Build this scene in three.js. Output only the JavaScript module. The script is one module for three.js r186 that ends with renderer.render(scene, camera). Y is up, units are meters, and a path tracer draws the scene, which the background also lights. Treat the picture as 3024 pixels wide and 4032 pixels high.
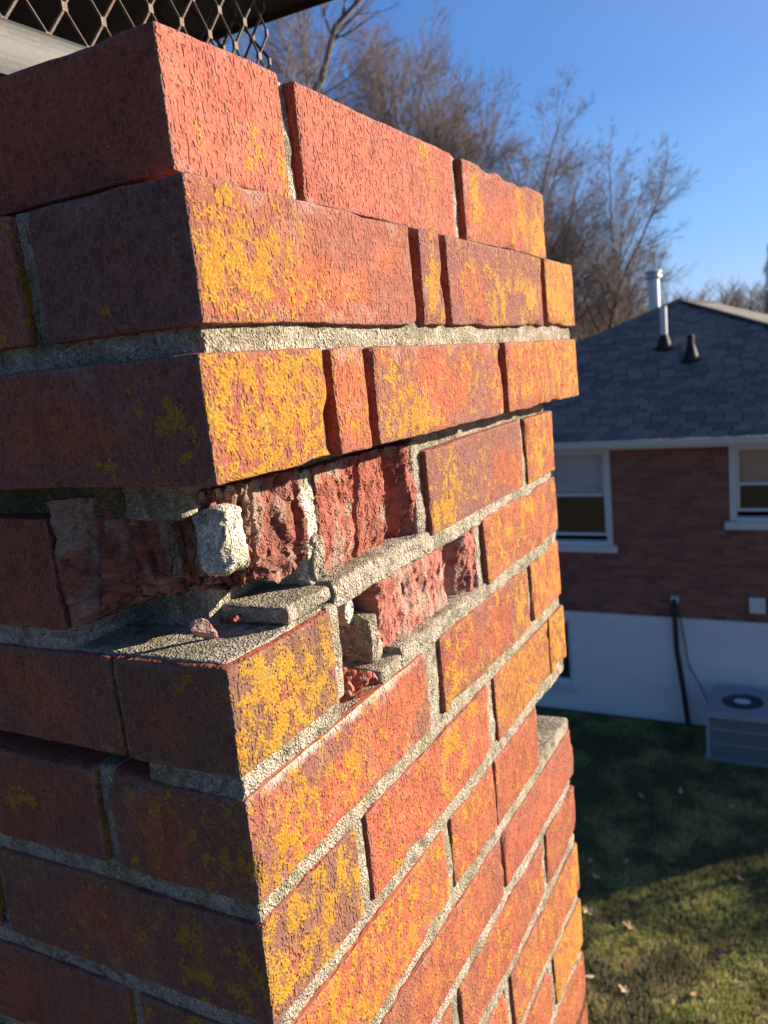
import * as THREE from 'three';
import { mergeGeometries } from 'three/addons/utils/BufferGeometryUtils.js';

// ---------------------------------------------------------------- camera, sky, sun, exposure
const Y0 = 5.8;                                   // height of the chimney's top above the lawn
const scene = new THREE.Scene();
const camera = new THREE.PerspectiveCamera(63.11, 768 / 1024, 0.02, 1200);
{
  const yaw = -29.1225 * Math.PI / 180, pit = -10.7385 * Math.PI / 180, rol = -5.6754 * Math.PI / 180;
  const f = new THREE.Vector3(Math.cos(pit) * Math.cos(yaw), Math.sin(pit), Math.cos(pit) * Math.sin(yaw));
  const r = new THREE.Vector3().crossVectors(f, new THREE.Vector3(0, 1, 0)).normalize();
  const u = new THREE.Vector3().crossVectors(r, f);
  const up = r.clone().multiplyScalar(-Math.sin(rol)).addScaledVector(u, Math.cos(rol));
  camera.position.set(-0.2729, Y0 - 0.1419, 0.2414);
  camera.up.copy(up);
  camera.lookAt(camera.position.clone().add(f));
  camera.focus = 0.42;
  camera.userData.fStop = camera.getFocalLength() / 1.7;   // an aperture of 1.7 mm, as in a phone
}
const sunAz = Math.atan2(0.714, 0.7), sunEl = 15.3 * Math.PI / 180;
const sunDir = new THREE.Vector3(Math.cos(sunEl) * Math.cos(sunAz), Math.sin(sunEl), Math.cos(sunEl) * Math.sin(sunAz));
{
  const w = 512, h = 256, d = new Float32Array(w * h * 4);
  const stops = [[0, 0.29, 0.42, 0.60], [0.10, 0.135, 0.325, 0.63], [0.25, 0.058, 0.20, 0.53], [0.5, 0.04, 0.125, 0.36], [1, 0.022, 0.07, 0.23]];
  for (let j = 0; j < h; j++) for (let i = 0; i < w; i++) {
    const el = ((j + 0.5) / h - 0.5) * Math.PI, az = ((i + 0.5) / w - 0.5) * 2 * Math.PI, t = Math.max(0, Math.sin(el));
    let k = 0; while (k < 3 && t > stops[k + 1][0]) k++;
    const a = stops[k], b = stops[k + 1], q = Math.min(1, (t - a[0]) / (b[0] - a[0]));
    const c = Math.max(0, Math.cos(el) * Math.cos(az) * sunDir.x + Math.sin(el) * sunDir.y + Math.cos(el) * Math.sin(az) * sunDir.z);
    const toSun = Math.cos(az) * sunDir.x + Math.sin(az) * sunDir.z, side = 0.71 + 0.29 * toSun * Math.cos(el);
    const g = 0.14 * c * c + 0.35 * Math.pow(c, 12), o = (j * w + i) * 4;
    for (let n = 0; n < 3; n++) d[o + n] = (a[n + 1] + (b[n + 1] - a[n + 1]) * q) * side * 0.72 + g * 0.72 * [1, 0.95, 0.85][n];
    d[o + 3] = 1;
  }
  const sky = new THREE.DataTexture(d, w, h, THREE.RGBAFormat, THREE.FloatType);
  sky.mapping = THREE.EquirectangularReflectionMapping; sky.magFilter = THREE.LinearFilter; sky.needsUpdate = true;
  scene.background = sky; scene.environment = sky;
}
const sun = new THREE.DirectionalLight(new THREE.Color().setRGB(1, 0.86, 0.68), 5.0);
sun.position.copy(sunDir).multiplyScalar(60).add(new THREE.Vector3(5, 0, 0)); sun.target.position.set(5, 0, 0);
sun.castShadow = true; sun.shadow.mapSize.set(4096, 4096);
Object.assign(sun.shadow.camera, { left: -40, right: 40, top: 40, bottom: -40, near: 1, far: 160 });
scene.add(sun, sun.target);
const renderer = new THREE.WebGLRenderer({ antialias: true });
renderer.toneMapping = THREE.LinearToneMapping; renderer.toneMappingExposure = 2.4;
renderer.shadowMap.enabled = true; renderer.setSize(768, 1024);

// ---------------------------------------------------------------- helpers
let seed = 1; const srand = (s) => { seed = s >>> 0; };
const rnd = () => { seed = (seed + 0x6d2b79f5) | 0; let t = Math.imul(seed ^ (seed >>> 15), 1 | seed); t = (t + Math.imul(t ^ (t >>> 7), 61 | t)) ^ t; return ((t ^ (t >>> 14)) >>> 0) / 4294967296; };
const rr = (a, b) => a + (b - a) * rnd();
function hash(x, y, z) { let h = Math.imul(x, 374761393) ^ Math.imul(y, 668265263) ^ Math.imul(z, 2147483647 - 5); h = Math.imul(h ^ (h >>> 13), 1274126177); h = Math.imul(h ^ (h >>> 16), 2246822519); return ((h ^ (h >>> 15)) >>> 0) / 4294967296; }
function n2(x, y, s = 0) {
  const xi = Math.floor(x), yi = Math.floor(y); let fx = x - xi, fy = y - yi;
  fx = fx * fx * (3 - 2 * fx); fy = fy * fy * (3 - 2 * fy);
  const a = hash(xi, yi, s), b = hash(xi + 1, yi, s), c = hash(xi, yi + 1, s), d = hash(xi + 1, yi + 1, s);
  return a + (b - a) * fx + (c - a + (a - b - c + d) * fx) * fy;
}
function n3(x, y, z) {
  const zi = Math.floor(z); let f = z - zi; f = f * f * (3 - 2 * f);
  const a = n2(x, y, zi), b = n2(x, y, zi + 1); return a + (b - a) * f;
}
const fb = (x, y, s = 0, o = 3) => { let v = 0, a = 0.5, t = 0; for (let i = 0; i < o; i++) { v += a * n2(x, y, s + i * 17); t += a; a *= 0.5; x = x * 2.03 + 11.3; y = y * 2.03 + 5.7; } return v / t; };
const fb3 = (x, y, z, o = 3) => { let v = 0, a = 0.5, t = 0; for (let i = 0; i < o; i++) { v += a * n3(x, y, z); t += a; a *= 0.5; x = x * 2.03 + 3.1; y = y * 2.03 + 7.7; z = z * 2.03 + 1.9; } return v / t; };
const sm = (a, b, x) => { const t = Math.min(1, Math.max(0, (x - a) / (b - a))); return t * t * (3 - 2 * t); };
const mix = (a, b, t) => [a[0] + (b[0] - a[0]) * t, a[1] + (b[1] - a[1]) * t, a[2] + (b[2] - a[2]) * t];
const SR = new Uint8Array(4097); for (let i = 0; i < 4097; i++) { const v = i / 4096; SR[i] = Math.round(255 * (v <= 0.0031308 ? 12.92 * v : 1.055 * Math.pow(v, 1 / 2.4) - 0.055)); }
const s8 = (v) => SR[Math.max(0, Math.min(4096, (v * 4096) | 0))];
function tex(data, w, h, srgb, rep) {
  const t = new THREE.DataTexture(data, w, h, THREE.RGBAFormat); t.magFilter = THREE.LinearFilter; t.minFilter = THREE.LinearMipmapLinearFilter; t.generateMipmaps = true;
  if (srgb) t.colorSpace = THREE.SRGBColorSpace;
  t.wrapS = t.wrapT = rep ? THREE.RepeatWrapping : THREE.ClampToEdgeWrapping; t.needsUpdate = true; return t;
}
// paints colour and height maps: fn(px, py) -> [r, g, b (linear), height 0..1]
function paint(w, h, fn, rep) {
  const c = new Uint8Array(w * h * 4), b = new Uint8Array(w * h * 4);
  for (let j = 0, o = 0; j < h; j++) for (let i = 0; i < w; i++, o += 4) {
    const q = fn(i, j); c[o] = s8(q[0]); c[o + 1] = s8(q[1]); c[o + 2] = s8(q[2]);
    const v = Math.max(0, Math.min(255, q[3] * 255)); b[o] = b[o + 1] = b[o + 2] = v; c[o + 3] = b[o + 3] = 255;
  }
  return [tex(c, w, h, true, rep), tex(b, w, h, false, rep)];
}
const lin = (r, g, b) => new THREE.Color().setRGB(r, g, b);
const mat = (r, g, b, rough = 0.9, o = {}) => new THREE.MeshStandardMaterial({ color: lin(r, g, b), roughness: rough, ...o });
const taken = {};
const numbered = (n) => { const k = taken[n] = (taken[n] ?? -1) + 1; return k ? `${n}_${String(k).padStart(3, '0')}` : n; };
function mesh(name, geo, m, parent) { const o = new THREE.Mesh(geo, m); o.name = name; o.castShadow = o.receiveShadow = true; parent.add(o); return o; }
function tag(o, label, category, group, kind) { o.userData.label = label; if (category) o.userData.category = category; if (group) o.userData.group = group; if (kind) o.userData.kind = kind; return o; }
function thing(name, label, category, group, pos = [0, 0, 0]) { const g = new THREE.Group(); g.name = numbered(name); g.position.set(...pos); scene.add(g); return tag(g, label, category, group); }
function single(name, geo, m, label, category, group) { const o = mesh(numbered(name), geo, m, scene); return tag(o, label, category, group); }
function struct(name, geo, m) { const o = mesh(numbered(name), geo, m, scene); o.userData.kind = 'structure'; return o; }

// a box whose faces are grids; fn moves each grid point, uvf gives its texture coordinates
function gridBox(xs, ys, zs, fn, uvf) {
  const X = xs.length, Y = ys.length, Z = zs.length, pos = [], uv = [], idx = [], keys = [];
  const moved = new Map();
  const at = (i, j, k) => { const key = (i * Y + j) * Z + k; let m = moved.get(key); if (!m) { m = fn(xs[i], ys[j], zs[k]); moved.set(key, m); } return [key, m]; };
  const faces = [[0, X - 1], [0, 0], [1, Y - 1], [1, 0], [2, Z - 1], [2, 0]], N = [X, Y, Z];
  faces.forEach(([ax, v], fi) => {
    const a1 = (ax + 1) % 3, a2 = (ax + 2) % 3, base = keys.length;
    for (let a = 0; a < N[a1]; a++) for (let b = 0; b < N[a2]; b++) {
      const g = [0, 0, 0]; g[ax] = v; g[a1] = a; g[a2] = b;
      const [key, m] = at(...g); keys.push(key); pos.push(...m); uv.push(...uvf(fi, xs[g[0]], ys[g[1]], zs[g[2]], m));
    }
    for (let a = 0; a < N[a1] - 1; a++) for (let b = 0; b < N[a2] - 1; b++) {
      const p = base + a * N[a2] + b, q = p + N[a2];
      if (fi % 2 === 0) idx.push(p, q, q + 1, p, q + 1, p + 1); else idx.push(p, q + 1, q, p, p + 1, q + 1);
    }
  });
  const nrm = new Map();
  for (let t = 0; t < idx.length; t += 3) {
    const [a, b, c] = [idx[t] * 3, idx[t + 1] * 3, idx[t + 2] * 3];
    const ux = pos[b] - pos[a], uy = pos[b + 1] - pos[a + 1], uz = pos[b + 2] - pos[a + 2], vx = pos[c] - pos[a], vy = pos[c + 1] - pos[a + 1], vz = pos[c + 2] - pos[a + 2];
    const n = [uy * vz - uz * vy, uz * vx - ux * vz, ux * vy - uy * vx];
    for (let q = 0; q < 3; q++) { const k = keys[idx[t + q]]; let s = nrm.get(k); if (!s) nrm.set(k, s = [0, 0, 0]); s[0] += n[0]; s[1] += n[1]; s[2] += n[2]; }
  }
  const no = new Float32Array(pos.length);
  keys.forEach((k, i) => { const s = nrm.get(k), l = Math.hypot(...s) || 1; no[i * 3] = s[0] / l; no[i * 3 + 1] = s[1] / l; no[i * 3 + 2] = s[2] / l; });
  const g = new THREE.BufferGeometry();
  g.setAttribute('position', new THREE.Float32BufferAttribute(pos, 3)); g.setAttribute('normal', new THREE.BufferAttribute(no, 3)); g.setAttribute('uv', new THREE.Float32BufferAttribute(uv, 2)); g.setIndex(idx);
  return g;
}
// grid lines from a to b, cell apart, closer at the ends
function lines(a, b, cell, edge = 0.0028) {
  const L = b - a, e = Math.min(edge, L / 4), n = Math.max(1, Math.round((L - 2 * e) / cell)), o = [a, a + e * 0.3];
  for (let i = 0; i <= n; i++) o.push(a + e + (L - 2 * e) * i / n);
  o.push(b - e * 0.3, b); return o;
}
const box = (x0, x1, y0, y1, z0, z1, s = 1) => {      // plain box with uv in metres (times s)
  const g = new THREE.BoxGeometry(x1 - x0, y1 - y0, z1 - z0); g.translate((x0 + x1) / 2, (y0 + y1) / 2, (z0 + z1) / 2);
  return planar(g, s);
};
function planar(g, s = 1) {
  const p = g.attributes.position, n = g.attributes.normal, u = new Float32Array(p.count * 2);
  for (let i = 0; i < p.count; i++) {
    const ax = Math.abs(n.getX(i)), ay = Math.abs(n.getY(i)), az = Math.abs(n.getZ(i));
    const [a, b] = ay >= ax && ay >= az ? [p.getX(i), p.getZ(i)] : ax > az ? [p.getZ(i), p.getY(i)] : [p.getX(i), p.getY(i)];
    u[i * 2] = a * s; u[i * 2 + 1] = b * s;
  }
  g.setAttribute('uv', new THREE.BufferAttribute(u, 2)); return g;
}

// ---------------------------------------------------------------- the chimney's courses, measured in metres from its top
// right: bricks of the sunlit face [x0, x1, {f: how dark-fired its edges are, on lower left bricks also painted shade, c: how red its middle, d: lichen all over, l: lichen patches [u, v, ru, rv, amount]}]
// left: bricks of the shaded face, by distance from the corner; lower ones coloured darker and browner to paint shade
const W = 0.508, L = (u, v, ru, rv, a) => [u, v, ru, rv, a];
const C = [
  { t: -0.0030, b: -0.0612, tilt: -0.021, zf: 0.004, xl: 0.008, hd: 0.006, bd: 0.009,
    right: [[0.008, 0.0915, { f: 0.05, c: 1, d: -0.02, pink: 1, l: [L(.28, .28, .1, .12, .5), L(.68, .35, .12, .2, .5), L(.93, .3, .06, .25, .55), L(.1, .6, .04, .04, .3)] }], [0.105, 0.300, { f: 0.05, c: 1, d: -0.02, pink: 1, l: [L(.76, .6, .05, .5, .42), L(.83, .25, .06, .3, .42), L(.95, .12, .04, .08, .3)] }], [0.319, 0.510, { f: 0.45, c: 0.6, d: 0.05, l: [L(.14, .55, .1, .4, .55), L(.66, .6, .1, .5, .5), L(.92, .4, .14, .5, .65)] }]],
    left: [[-0.004, 0.190, { f: 0.25, c: 0.55, d: -0.1 }], [0.2, 0.39, {}], [0.4, 0.508, {}]] },
  { t: -0.0665, b: -0.1235, tilt: -0.022, zf: 0.022, xl: -0.010, hd: 0.008, bd: 0.005,
    right: [[-0.010, 0.185, { f: 0.55, c: 0.8, d: 0.0, l: [L(.13, .45, .13, .4, .5), L(.22, .3, .08, .3, .4), L(.34, .65, .08, .3, .42), L(.05, .5, .06, .5, .45), L(.12, .9, .05, .08, .5), L(.62, .3, .1, .1, .2), L(.4, .2, .12, .2, .3)] }], [0.196, 0.227, { f: 0.8, c: 0.3, d: 0.1, l: [L(.5, .4, .4, .35, .5)] }], [0.2375, 0.433, { f: 0.75, c: 0.35, d: 0.1, l: [L(.45, .4, .12, .4, .45), L(.75, .5, .2, .4, .5), L(.9, .3, .1, .3, .4)] }], [0.443, 0.527, { f: 0.2, c: 0.8, d: 0.45, l: [L(.5, .4, .5, .4, .25)] }]],
    left: [[-0.022, 0.067, { f: 1.2, c: 0.05, d: -0.05, l: [L(.25, .8, .1, .25, .4), L(.6, .2, .06, .1, .4), L(.12, .5, .05, .2, .3)] }], [0.0785, 0.26, { f: 0.3, c: 0.6 }], [0.27, 0.46, {}], [0.47, 0.527, {}]] },
  { t: -0.1350, b: -0.1885, tilt: -0.022, zf: 0.022, xl: -0.014, hd: 0.008, bd: 0.004,
    right: [[-0.014, 0.0765, { f: 0.35, c: 0.7, d: 0.40, l: [L(.3, .5, .3, .5, .22), L(.8, .5, .25, .5, .25)] }], [0.083, 0.116, { f: 0.35, c: 0.9, d: 0.12, l: [L(.4, .3, .4, .2, .35)] }], [0.125, 0.321, { f: 0.75, c: 0.75, d: 0.14, l: [L(.18, .4, .15, .4, .42), L(.3, .15, .15, .15, .4), L(.72, .6, .1, .3, .4), L(.95, .5, .08, .5, .35)] }], [0.331, 0.527, { f: 0.1, c: 1, d: 0.34, l: [L(.85, .5, .25, .6, .28)] }]],
    left: [[-0.022, 0.170, { f: 0.75, c: 0.35, d: -0.05, l: [L(.12, .45, .1, .45, .45), L(.3, .15, .08, .1, .35)] }], [0.18, 0.37, {}], [0.38, 0.527, {}]] },
  { t: -0.2060, b: -0.2640, tilt: -0.010, zf: 0, xl: 0, hd: 0.0026, bd: 0.002,
    right: [[0.001, 0.0965, { broken: 1 }], [0.1095, 0.2135, { broken: 2 }], [0.2240, 0.418, { f: 0.9, c: 0.6, d: 0.1, cu: .82, l: [L(.12, .25, .14, .3, .65), L(.42, .4, .1, .3, .3), L(.2, .6, .06, .3, .3)] }], [0.4275, 0.511, { f: 0.1, c: 1, d: 0.3, l: [L(.5, .5, .4, .5, .18)] }]],
    left: [[0.0, 0.0975, {}], [0.101, 0.29, { f: 0.2, c: 0.65, d: -0.1 }], [0.3, 0.49, {}]] },
  { t: -0.2750, b: -0.3285, tilt: 0, zf: 0, xl: 0, hd: 0.004, bd: 0.0015,
    right: [[0.0, 0.0905, { f: 0.9, c: 0.1, d: 0.28, brown: 1, l: [L(.45, .3, .4, .5, .36), L(.3, .7, .2, .3, .2), L(.9, .8, .1, .2, .2)] }], [0.1005, 0.306, { broken: 3 }], [0.3165, 0.509, { f: 0.05, c: 1, d: 0.27, l: [L(.3, .5, .3, .5, .1)] }]],
    left: [[0.0, 0.0712, { f: 0.8, c: 0.35, d: 0.0, brown: 1, l: [L(.2, .8, .25, .1, .35)] }], [0.0728, 0.2, { f: 0.7, c: 0.5, d: 0.0, brown: .6, l: [L(.12, .4, .06, .15, .4), L(.05, .1, .06, .12, .4), L(.5, .7, .05, .08, .4)] }], [0.21, 0.4, {}], [0.41, 0.508, {}]] },  // left bricks here and in the next courses: shade painted as dark brown
  { t: -0.3390, b: -0.3945, tilt: 0, zf: 0, xl: 0, hd: 0.0032, bd: 0.002,
    right: [[0.0, 0.1975, { f: 0.85, c: 1, d: 0.08, cu: .5, eff: 1, l: [L(.12, .35, .16, .5, .5), L(.4, .45, .18, .4, .25), L(.55, .5, .12, .4, .2)] }], [0.2215, 0.410, { f: 0.6, c: 0.8, d: 0.24, l: [L(.1, .4, .15, .4, .25), L(.9, .5, .12, .5, .35)] }], [0.4215, 0.508, { f: 0.1, c: 1, d: 0.4 }]],
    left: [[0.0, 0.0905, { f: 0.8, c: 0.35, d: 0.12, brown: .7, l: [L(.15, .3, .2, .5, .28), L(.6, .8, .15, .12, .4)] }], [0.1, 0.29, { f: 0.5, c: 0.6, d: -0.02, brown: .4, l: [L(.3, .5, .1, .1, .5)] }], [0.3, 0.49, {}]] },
  { t: -0.4050, b: -0.4615, tilt: 0, zf: 0, xl: 0, hd: 0.0028, bd: 0.002,
    right: [[0.0, 0.0915, { f: 0.9, c: 0.2, d: 0.33, brown: .5, l: [L(.5, .6, .5, .4, .12)] }], [0.1025, 0.301, { f: 0.1, c: 1, d: 0.16, l: [L(.1, .4, .1, .5, .3), L(.72, .7, .25, .4, .32)] }], [0.3145, 0.4585, { f: 0.15, c: 0.9, d: 0.46, fine: 1 }], [0.4595, 0.508, { f: 0.1, c: 0.8, d: 0.6 }]],
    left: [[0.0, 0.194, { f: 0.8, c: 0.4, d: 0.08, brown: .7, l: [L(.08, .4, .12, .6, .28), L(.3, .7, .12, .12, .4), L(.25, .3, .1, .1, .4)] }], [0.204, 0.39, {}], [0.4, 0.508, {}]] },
  { t: -0.4720, b: -0.5285, tilt: 0, zf: 0, xl: 0, hd: 0.0026, bd: 0.002,
    right: [[0.0, 0.2015, { f: 0.15, c: 1, d: 0.36, l: [L(.3, .5, .3, .5, .1)] }], [0.2135, 0.2995, { f: 0.15, c: 1, d: 0.18, l: [L(.4, .8, .4, .3, .2)] }], [0.3013, 0.409, { f: 0.15, c: 1, d: 0.06 }]],
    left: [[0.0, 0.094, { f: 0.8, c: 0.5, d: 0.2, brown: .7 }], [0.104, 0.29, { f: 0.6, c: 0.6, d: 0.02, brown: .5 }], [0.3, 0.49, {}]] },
  { t: -0.5395, b: -0.5905, tilt: 0, zf: 0, xl: 0, hd: 0.003, bd: 0.002,
    right: [[0.0, 0.085, { f: 0.3, c: 0.9, d: 0.3 }], [0.0945, 0.300, { f: 0.5, c: 0.9, d: 0.12 }], [0.3085, 0.511, { f: 0.4, c: 0.9, d: 0.0 }]], left: [[0.0, 0.19, {}], [0.2, 0.39, {}], [0.4, 0.508, {}]] },
  { t: -0.6025, b: -0.6570, tilt: 0, zf: 0, xl: 0, hd: 0.0026, bd: 0.002,
    right: [[0.0, 0.193, { f: 0.2, c: 1, d: 0.25 }], [0.204, 0.4, { f: 0.35, c: 0.9, d: 0.2 }], [0.412, 0.509, { f: 0.1, c: 1, d: 0.05 }]], left: [[0.0, 0.094, {}], [0.104, 0.29, {}], [0.3, 0.49, {}]] },
  { t: -0.6690, b: -0.7240, tilt: 0, zf: 0, xl: 0, hd: 0.0026, bd: 0.002,
    right: [[0.0, 0.09, {}], [0.1, 0.291, { f: 0.1, c: 1, d: 0.2 }], [0.302, 0.509, { f: 0.15, c: 1, d: 0.24, l: [L(.9, .5, .15, .5, .3)] }]], left: [[0.0, 0.19, {}], [0.2, 0.39, {}], [0.4, 0.508, {}]] },
  { t: -0.7350, b: -0.7890, tilt: 0, zf: 0, xl: 0, hd: 0.0026, bd: 0.002,
    right: [[0.0, 0.193, {}], [0.204, 0.4, { f: 0.1, c: 1, d: 0.2 }], [0.412, 0.509, { f: 0.1, c: 0.9, d: 0.55 }]], left: [[0.0, 0.094, {}], [0.104, 0.29, {}], [0.3, 0.49, {}]] },
  { t: -0.8000, b: -0.8550, tilt: 0, zf: 0, xl: 0, hd: 0.0026, bd: 0.002,
    right: [[0.0, 0.09, {}], [0.1, 0.291, { f: 0.1, c: 1, d: 0.1 }], [0.302, 0.509, { f: 0.15, c: 1, d: 0.2 }]], left: [[0.0, 0.19, {}], [0.2, 0.39, {}], [0.4, 0.508, {}]] },
];
C.forEach((c, k) => { for (const side of ['right', 'left']) c[side].forEach((b, i) => { b[2] = { f: 0.3, c: 0.8, d: 0.1, l: [], ...b[2], id: k * 16 + i + (side === 'left' ? 8 : 0) }; }); });

// ---------------------------------------------------------------- brick skin: fired clay with drag marks, pits and crusts of lichen
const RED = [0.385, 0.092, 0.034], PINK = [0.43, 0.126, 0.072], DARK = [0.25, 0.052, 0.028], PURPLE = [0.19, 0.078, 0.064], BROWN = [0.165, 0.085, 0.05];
function skin(X, y, u, v, len, o, bare) {           // X, y metres on the face; u, v 0..1 on the brick
  const id = o.id * 7.31, x = X * 1000, h = y * 1000; // millimetres
  const ex = Math.min(u, 1 - u) * len * 1000, ey = Math.min(v, 1 - v) * 56;
  const lump_ = fb(x / 3.2, h / 3.6, 9, 3), big = fb(x / 38 + id, h / 30 + id, 3, 3), mid = fb(x / 9, h / 13, 5, 3), fine = n2(x / 0.9, h / 1.1, 7);
  const v1 = hash(o.id, 3, 1), v2 = hash(o.id, 5, 2), v3 = hash(o.id, 7, 3);
  let col = mix(mix(RED, PINK, o.pink ?? v2 * 0.2), DARK, sm(0.40 - 0.1 * v1, 0.75, mid) * (0.4 + 0.4 * v1)); const tone = 0.80 + 0.26 * v3; col = [col[0] * tone, col[1] * tone * (0.94 + 0.14 * v1), col[2] * tone];
  const cu = o.cu ?? 0.5, away = Math.hypot((u - cu) / 0.55, (v - 0.45) / 0.6);
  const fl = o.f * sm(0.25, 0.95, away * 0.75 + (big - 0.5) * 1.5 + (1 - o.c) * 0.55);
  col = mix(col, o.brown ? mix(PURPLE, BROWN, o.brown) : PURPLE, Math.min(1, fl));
  const rim = (1 - sm(0, 3.5, Math.min(ex, ey) + (mid - 0.5) * 5)) * 0.45; col = mix(col, [0.26, 0.15, 0.12], rim);
  // vertical drag marks and pits, their relief shade also mixed into the colour
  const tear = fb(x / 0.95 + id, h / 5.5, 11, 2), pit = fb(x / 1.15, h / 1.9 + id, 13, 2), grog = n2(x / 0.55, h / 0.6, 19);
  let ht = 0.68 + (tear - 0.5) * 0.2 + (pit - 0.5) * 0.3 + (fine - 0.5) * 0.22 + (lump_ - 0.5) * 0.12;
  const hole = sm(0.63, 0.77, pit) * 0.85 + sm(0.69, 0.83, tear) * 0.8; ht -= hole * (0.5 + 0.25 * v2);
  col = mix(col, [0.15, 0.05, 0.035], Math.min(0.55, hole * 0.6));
  const k = 0.74 + 0.26 * fine + 0.2 * grog + 0.14 * (lump_ - 0.5); col = [col[0] * k, col[1] * k, col[2] * k];
  if (grog > 0.9) col = mix(col, [0.55, 0.33, 0.26], 0.45);
  if (v1 > 0.62) {                                  // a hairline crack, with shade painted along its line
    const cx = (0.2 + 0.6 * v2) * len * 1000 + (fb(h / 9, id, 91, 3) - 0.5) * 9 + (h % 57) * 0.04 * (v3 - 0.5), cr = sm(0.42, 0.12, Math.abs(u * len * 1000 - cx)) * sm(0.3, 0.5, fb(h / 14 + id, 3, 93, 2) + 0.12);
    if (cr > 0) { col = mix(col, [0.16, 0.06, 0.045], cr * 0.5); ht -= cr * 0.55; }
  }
  const salt = sm(0.60, 0.78, fb(x / 16 + id, h / 12, 95, 4)) * (v3 > 0.4 ? v3 * 0.5 : 0) * (0.4 + 0.6 * sm(14, 2, Math.min(ex, ey))); col = mix(col, [0.52, 0.40, 0.31], salt * (0.2 + 0.5 * grog));
  if (o.eff) { const e = sm(7, 0, (1 - v) * 56 + (mid - 0.5) * 9) * sm(0.35, 0.6, big + 0.15) * o.eff; col = mix(col, [0.6, 0.52, 0.44], e * (0.45 + 0.5 * grog)); }
  if (!bare) {
    let a = o.d * 1.0; for (const q of o.l) { const du = (u - q[0]) / q[2], dv = (v - q[1]) / q[3]; const e = du * du + dv * dv; if (e < 5) a += q[4] * Math.exp(-e); }
    if (a > 0.02) {
      const s = o.fine ? 0.6 : 0.8 + 1.1 * v2 * v2, p = fb(x / (5.2 * s) + 31, h / (6.4 * s) + id, 23, 3), g = fb(x / 1.0, h / 1.15, 29, 3);
      const th = p * 0.62 + g * 0.56 + a * 0.44 - 0.80, m = sm(-0.03, 0.06, th);
      if (m > 0) {
        const gr = n2(x / 0.62, h / 0.62, 37), age = sm(0.1, 0.32, th);
        let lc = mix([0.42, 0.22, 0.007], [0.33, 0.132, 0.004], Math.min(1, Math.max(0, age * 0.7 + (g - 0.5) * 0.6 + (big - 0.45) * 1.2))); lc = mix(lc, [0.26, 0.225, 0.07], sm(0.035, 0.0, th) * 0.5 + sm(0.62, 0.8, mid) * 0.35); const q = 0.55 + 0.8 * gr; lc = [lc[0] * q, lc[1] * q, lc[2] * q];
        col = mix(col, lc, m * 0.96); ht = ht * (1 - m) + m * (0.74 + 0.18 * (gr - 0.5) + 0.16 * (g - 0.5) + 0.08 * sm(0, 0.15, th));
      }
    }
  }
  return [col[0], col[1], col[2], ht];
}
const AW = 0.90, SX = 0.57, SO = 0.81;            // the skin sheet: sunlit face, shaded face, ends and beds
function sheet(y0, y1, courses) {
  const n = 2048, dummy = { id: 3, f: 0.3, c: 0.7, d: 0, l: [] };
  const pick = (list, X) => { let best = list[0]; for (const b of list) if (X >= b[0] - 0.005) best = b; return best; };
  return paint(n, n, (i, j) => {
    const sx = (i + 0.5) / n * AW, yy = y0 + (j + 0.5) / n * (y1 - y0);
    const right = sx < SX, X = right ? sx - 0.03 : sx < SO ? sx - SX - 0.03 : sx - SO;
    let c = courses[courses.length - 1]; const dy = right ? X : 0;
    for (const q of courses) if (yy > q.b + q.tilt * dy - 0.005) { c = q; break; }
    const v = Math.min(1, Math.max(0, (yy - c.b - c.tilt * dy) / (c.t - c.b)));
    if (sx >= SO) return skin(X + 2, yy, 0.5, v, 0.1, { ...dummy, id: c.right[0][2].id }, true);
    const b = pick(right ? c.right : c.left, X);
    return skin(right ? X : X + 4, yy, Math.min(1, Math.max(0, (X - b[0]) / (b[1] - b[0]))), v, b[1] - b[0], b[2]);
  });
}
const SHEETS = [{ y0: -0.400, y1: 0.008 }, { y0: -0.885, y1: -0.400 }];
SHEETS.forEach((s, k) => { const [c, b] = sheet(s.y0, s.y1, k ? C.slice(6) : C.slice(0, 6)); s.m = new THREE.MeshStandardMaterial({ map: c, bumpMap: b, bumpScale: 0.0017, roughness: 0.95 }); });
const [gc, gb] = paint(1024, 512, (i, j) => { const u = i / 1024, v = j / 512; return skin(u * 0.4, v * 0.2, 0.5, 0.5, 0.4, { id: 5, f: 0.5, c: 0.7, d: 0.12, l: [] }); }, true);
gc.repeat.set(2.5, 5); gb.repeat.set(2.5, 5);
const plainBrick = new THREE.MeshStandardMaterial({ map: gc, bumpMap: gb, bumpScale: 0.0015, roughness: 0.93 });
// broken clay: torn, flaky, dusted with lime
function fracture(dust, base) {
  return paint(1024, 1024, (i, j) => {
    const x = i * 0.16, h = j * 0.16, P = 1024 * 0.16, w = (f) => f;
    const a = fb(x / 13, h / 22, 41, 4), b = fb(x / 3.1, h / 5.5, 43, 3), c = n2(x / 0.5, h / 0.5, 47), d = fb(x / 8, h / 9, 53, 3);
    let col = mix(base, [base[0] * 0.62, base[1] * 0.55, base[2] * 0.55], sm(0.45, 0.7, b)); col = mix(col, [0.36, 0.27, 0.205], sm(0.60 - dust * 0.3, 0.76 - dust * 0.2, a * 0.6 + d * 0.4) * 0.75);
    col = mix(col, [0.17, 0.065, 0.045], sm(0.66, 0.8, fb(x / 1.6, h / 3.4, 59, 2)) * 0.4);  // crevices darkened in the colour to stand for their shade
    const q = 0.8 + 0.4 * c; return [col[0] * q, col[1] * q, col[2] * q, 0.15 + 0.35 * fb(x / 1.3, h / 2.4, 63, 3) + 0.25 * n2(x / 0.8, h / 0.9, 65) + 0.2 * c];
  }, true);
}
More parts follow.
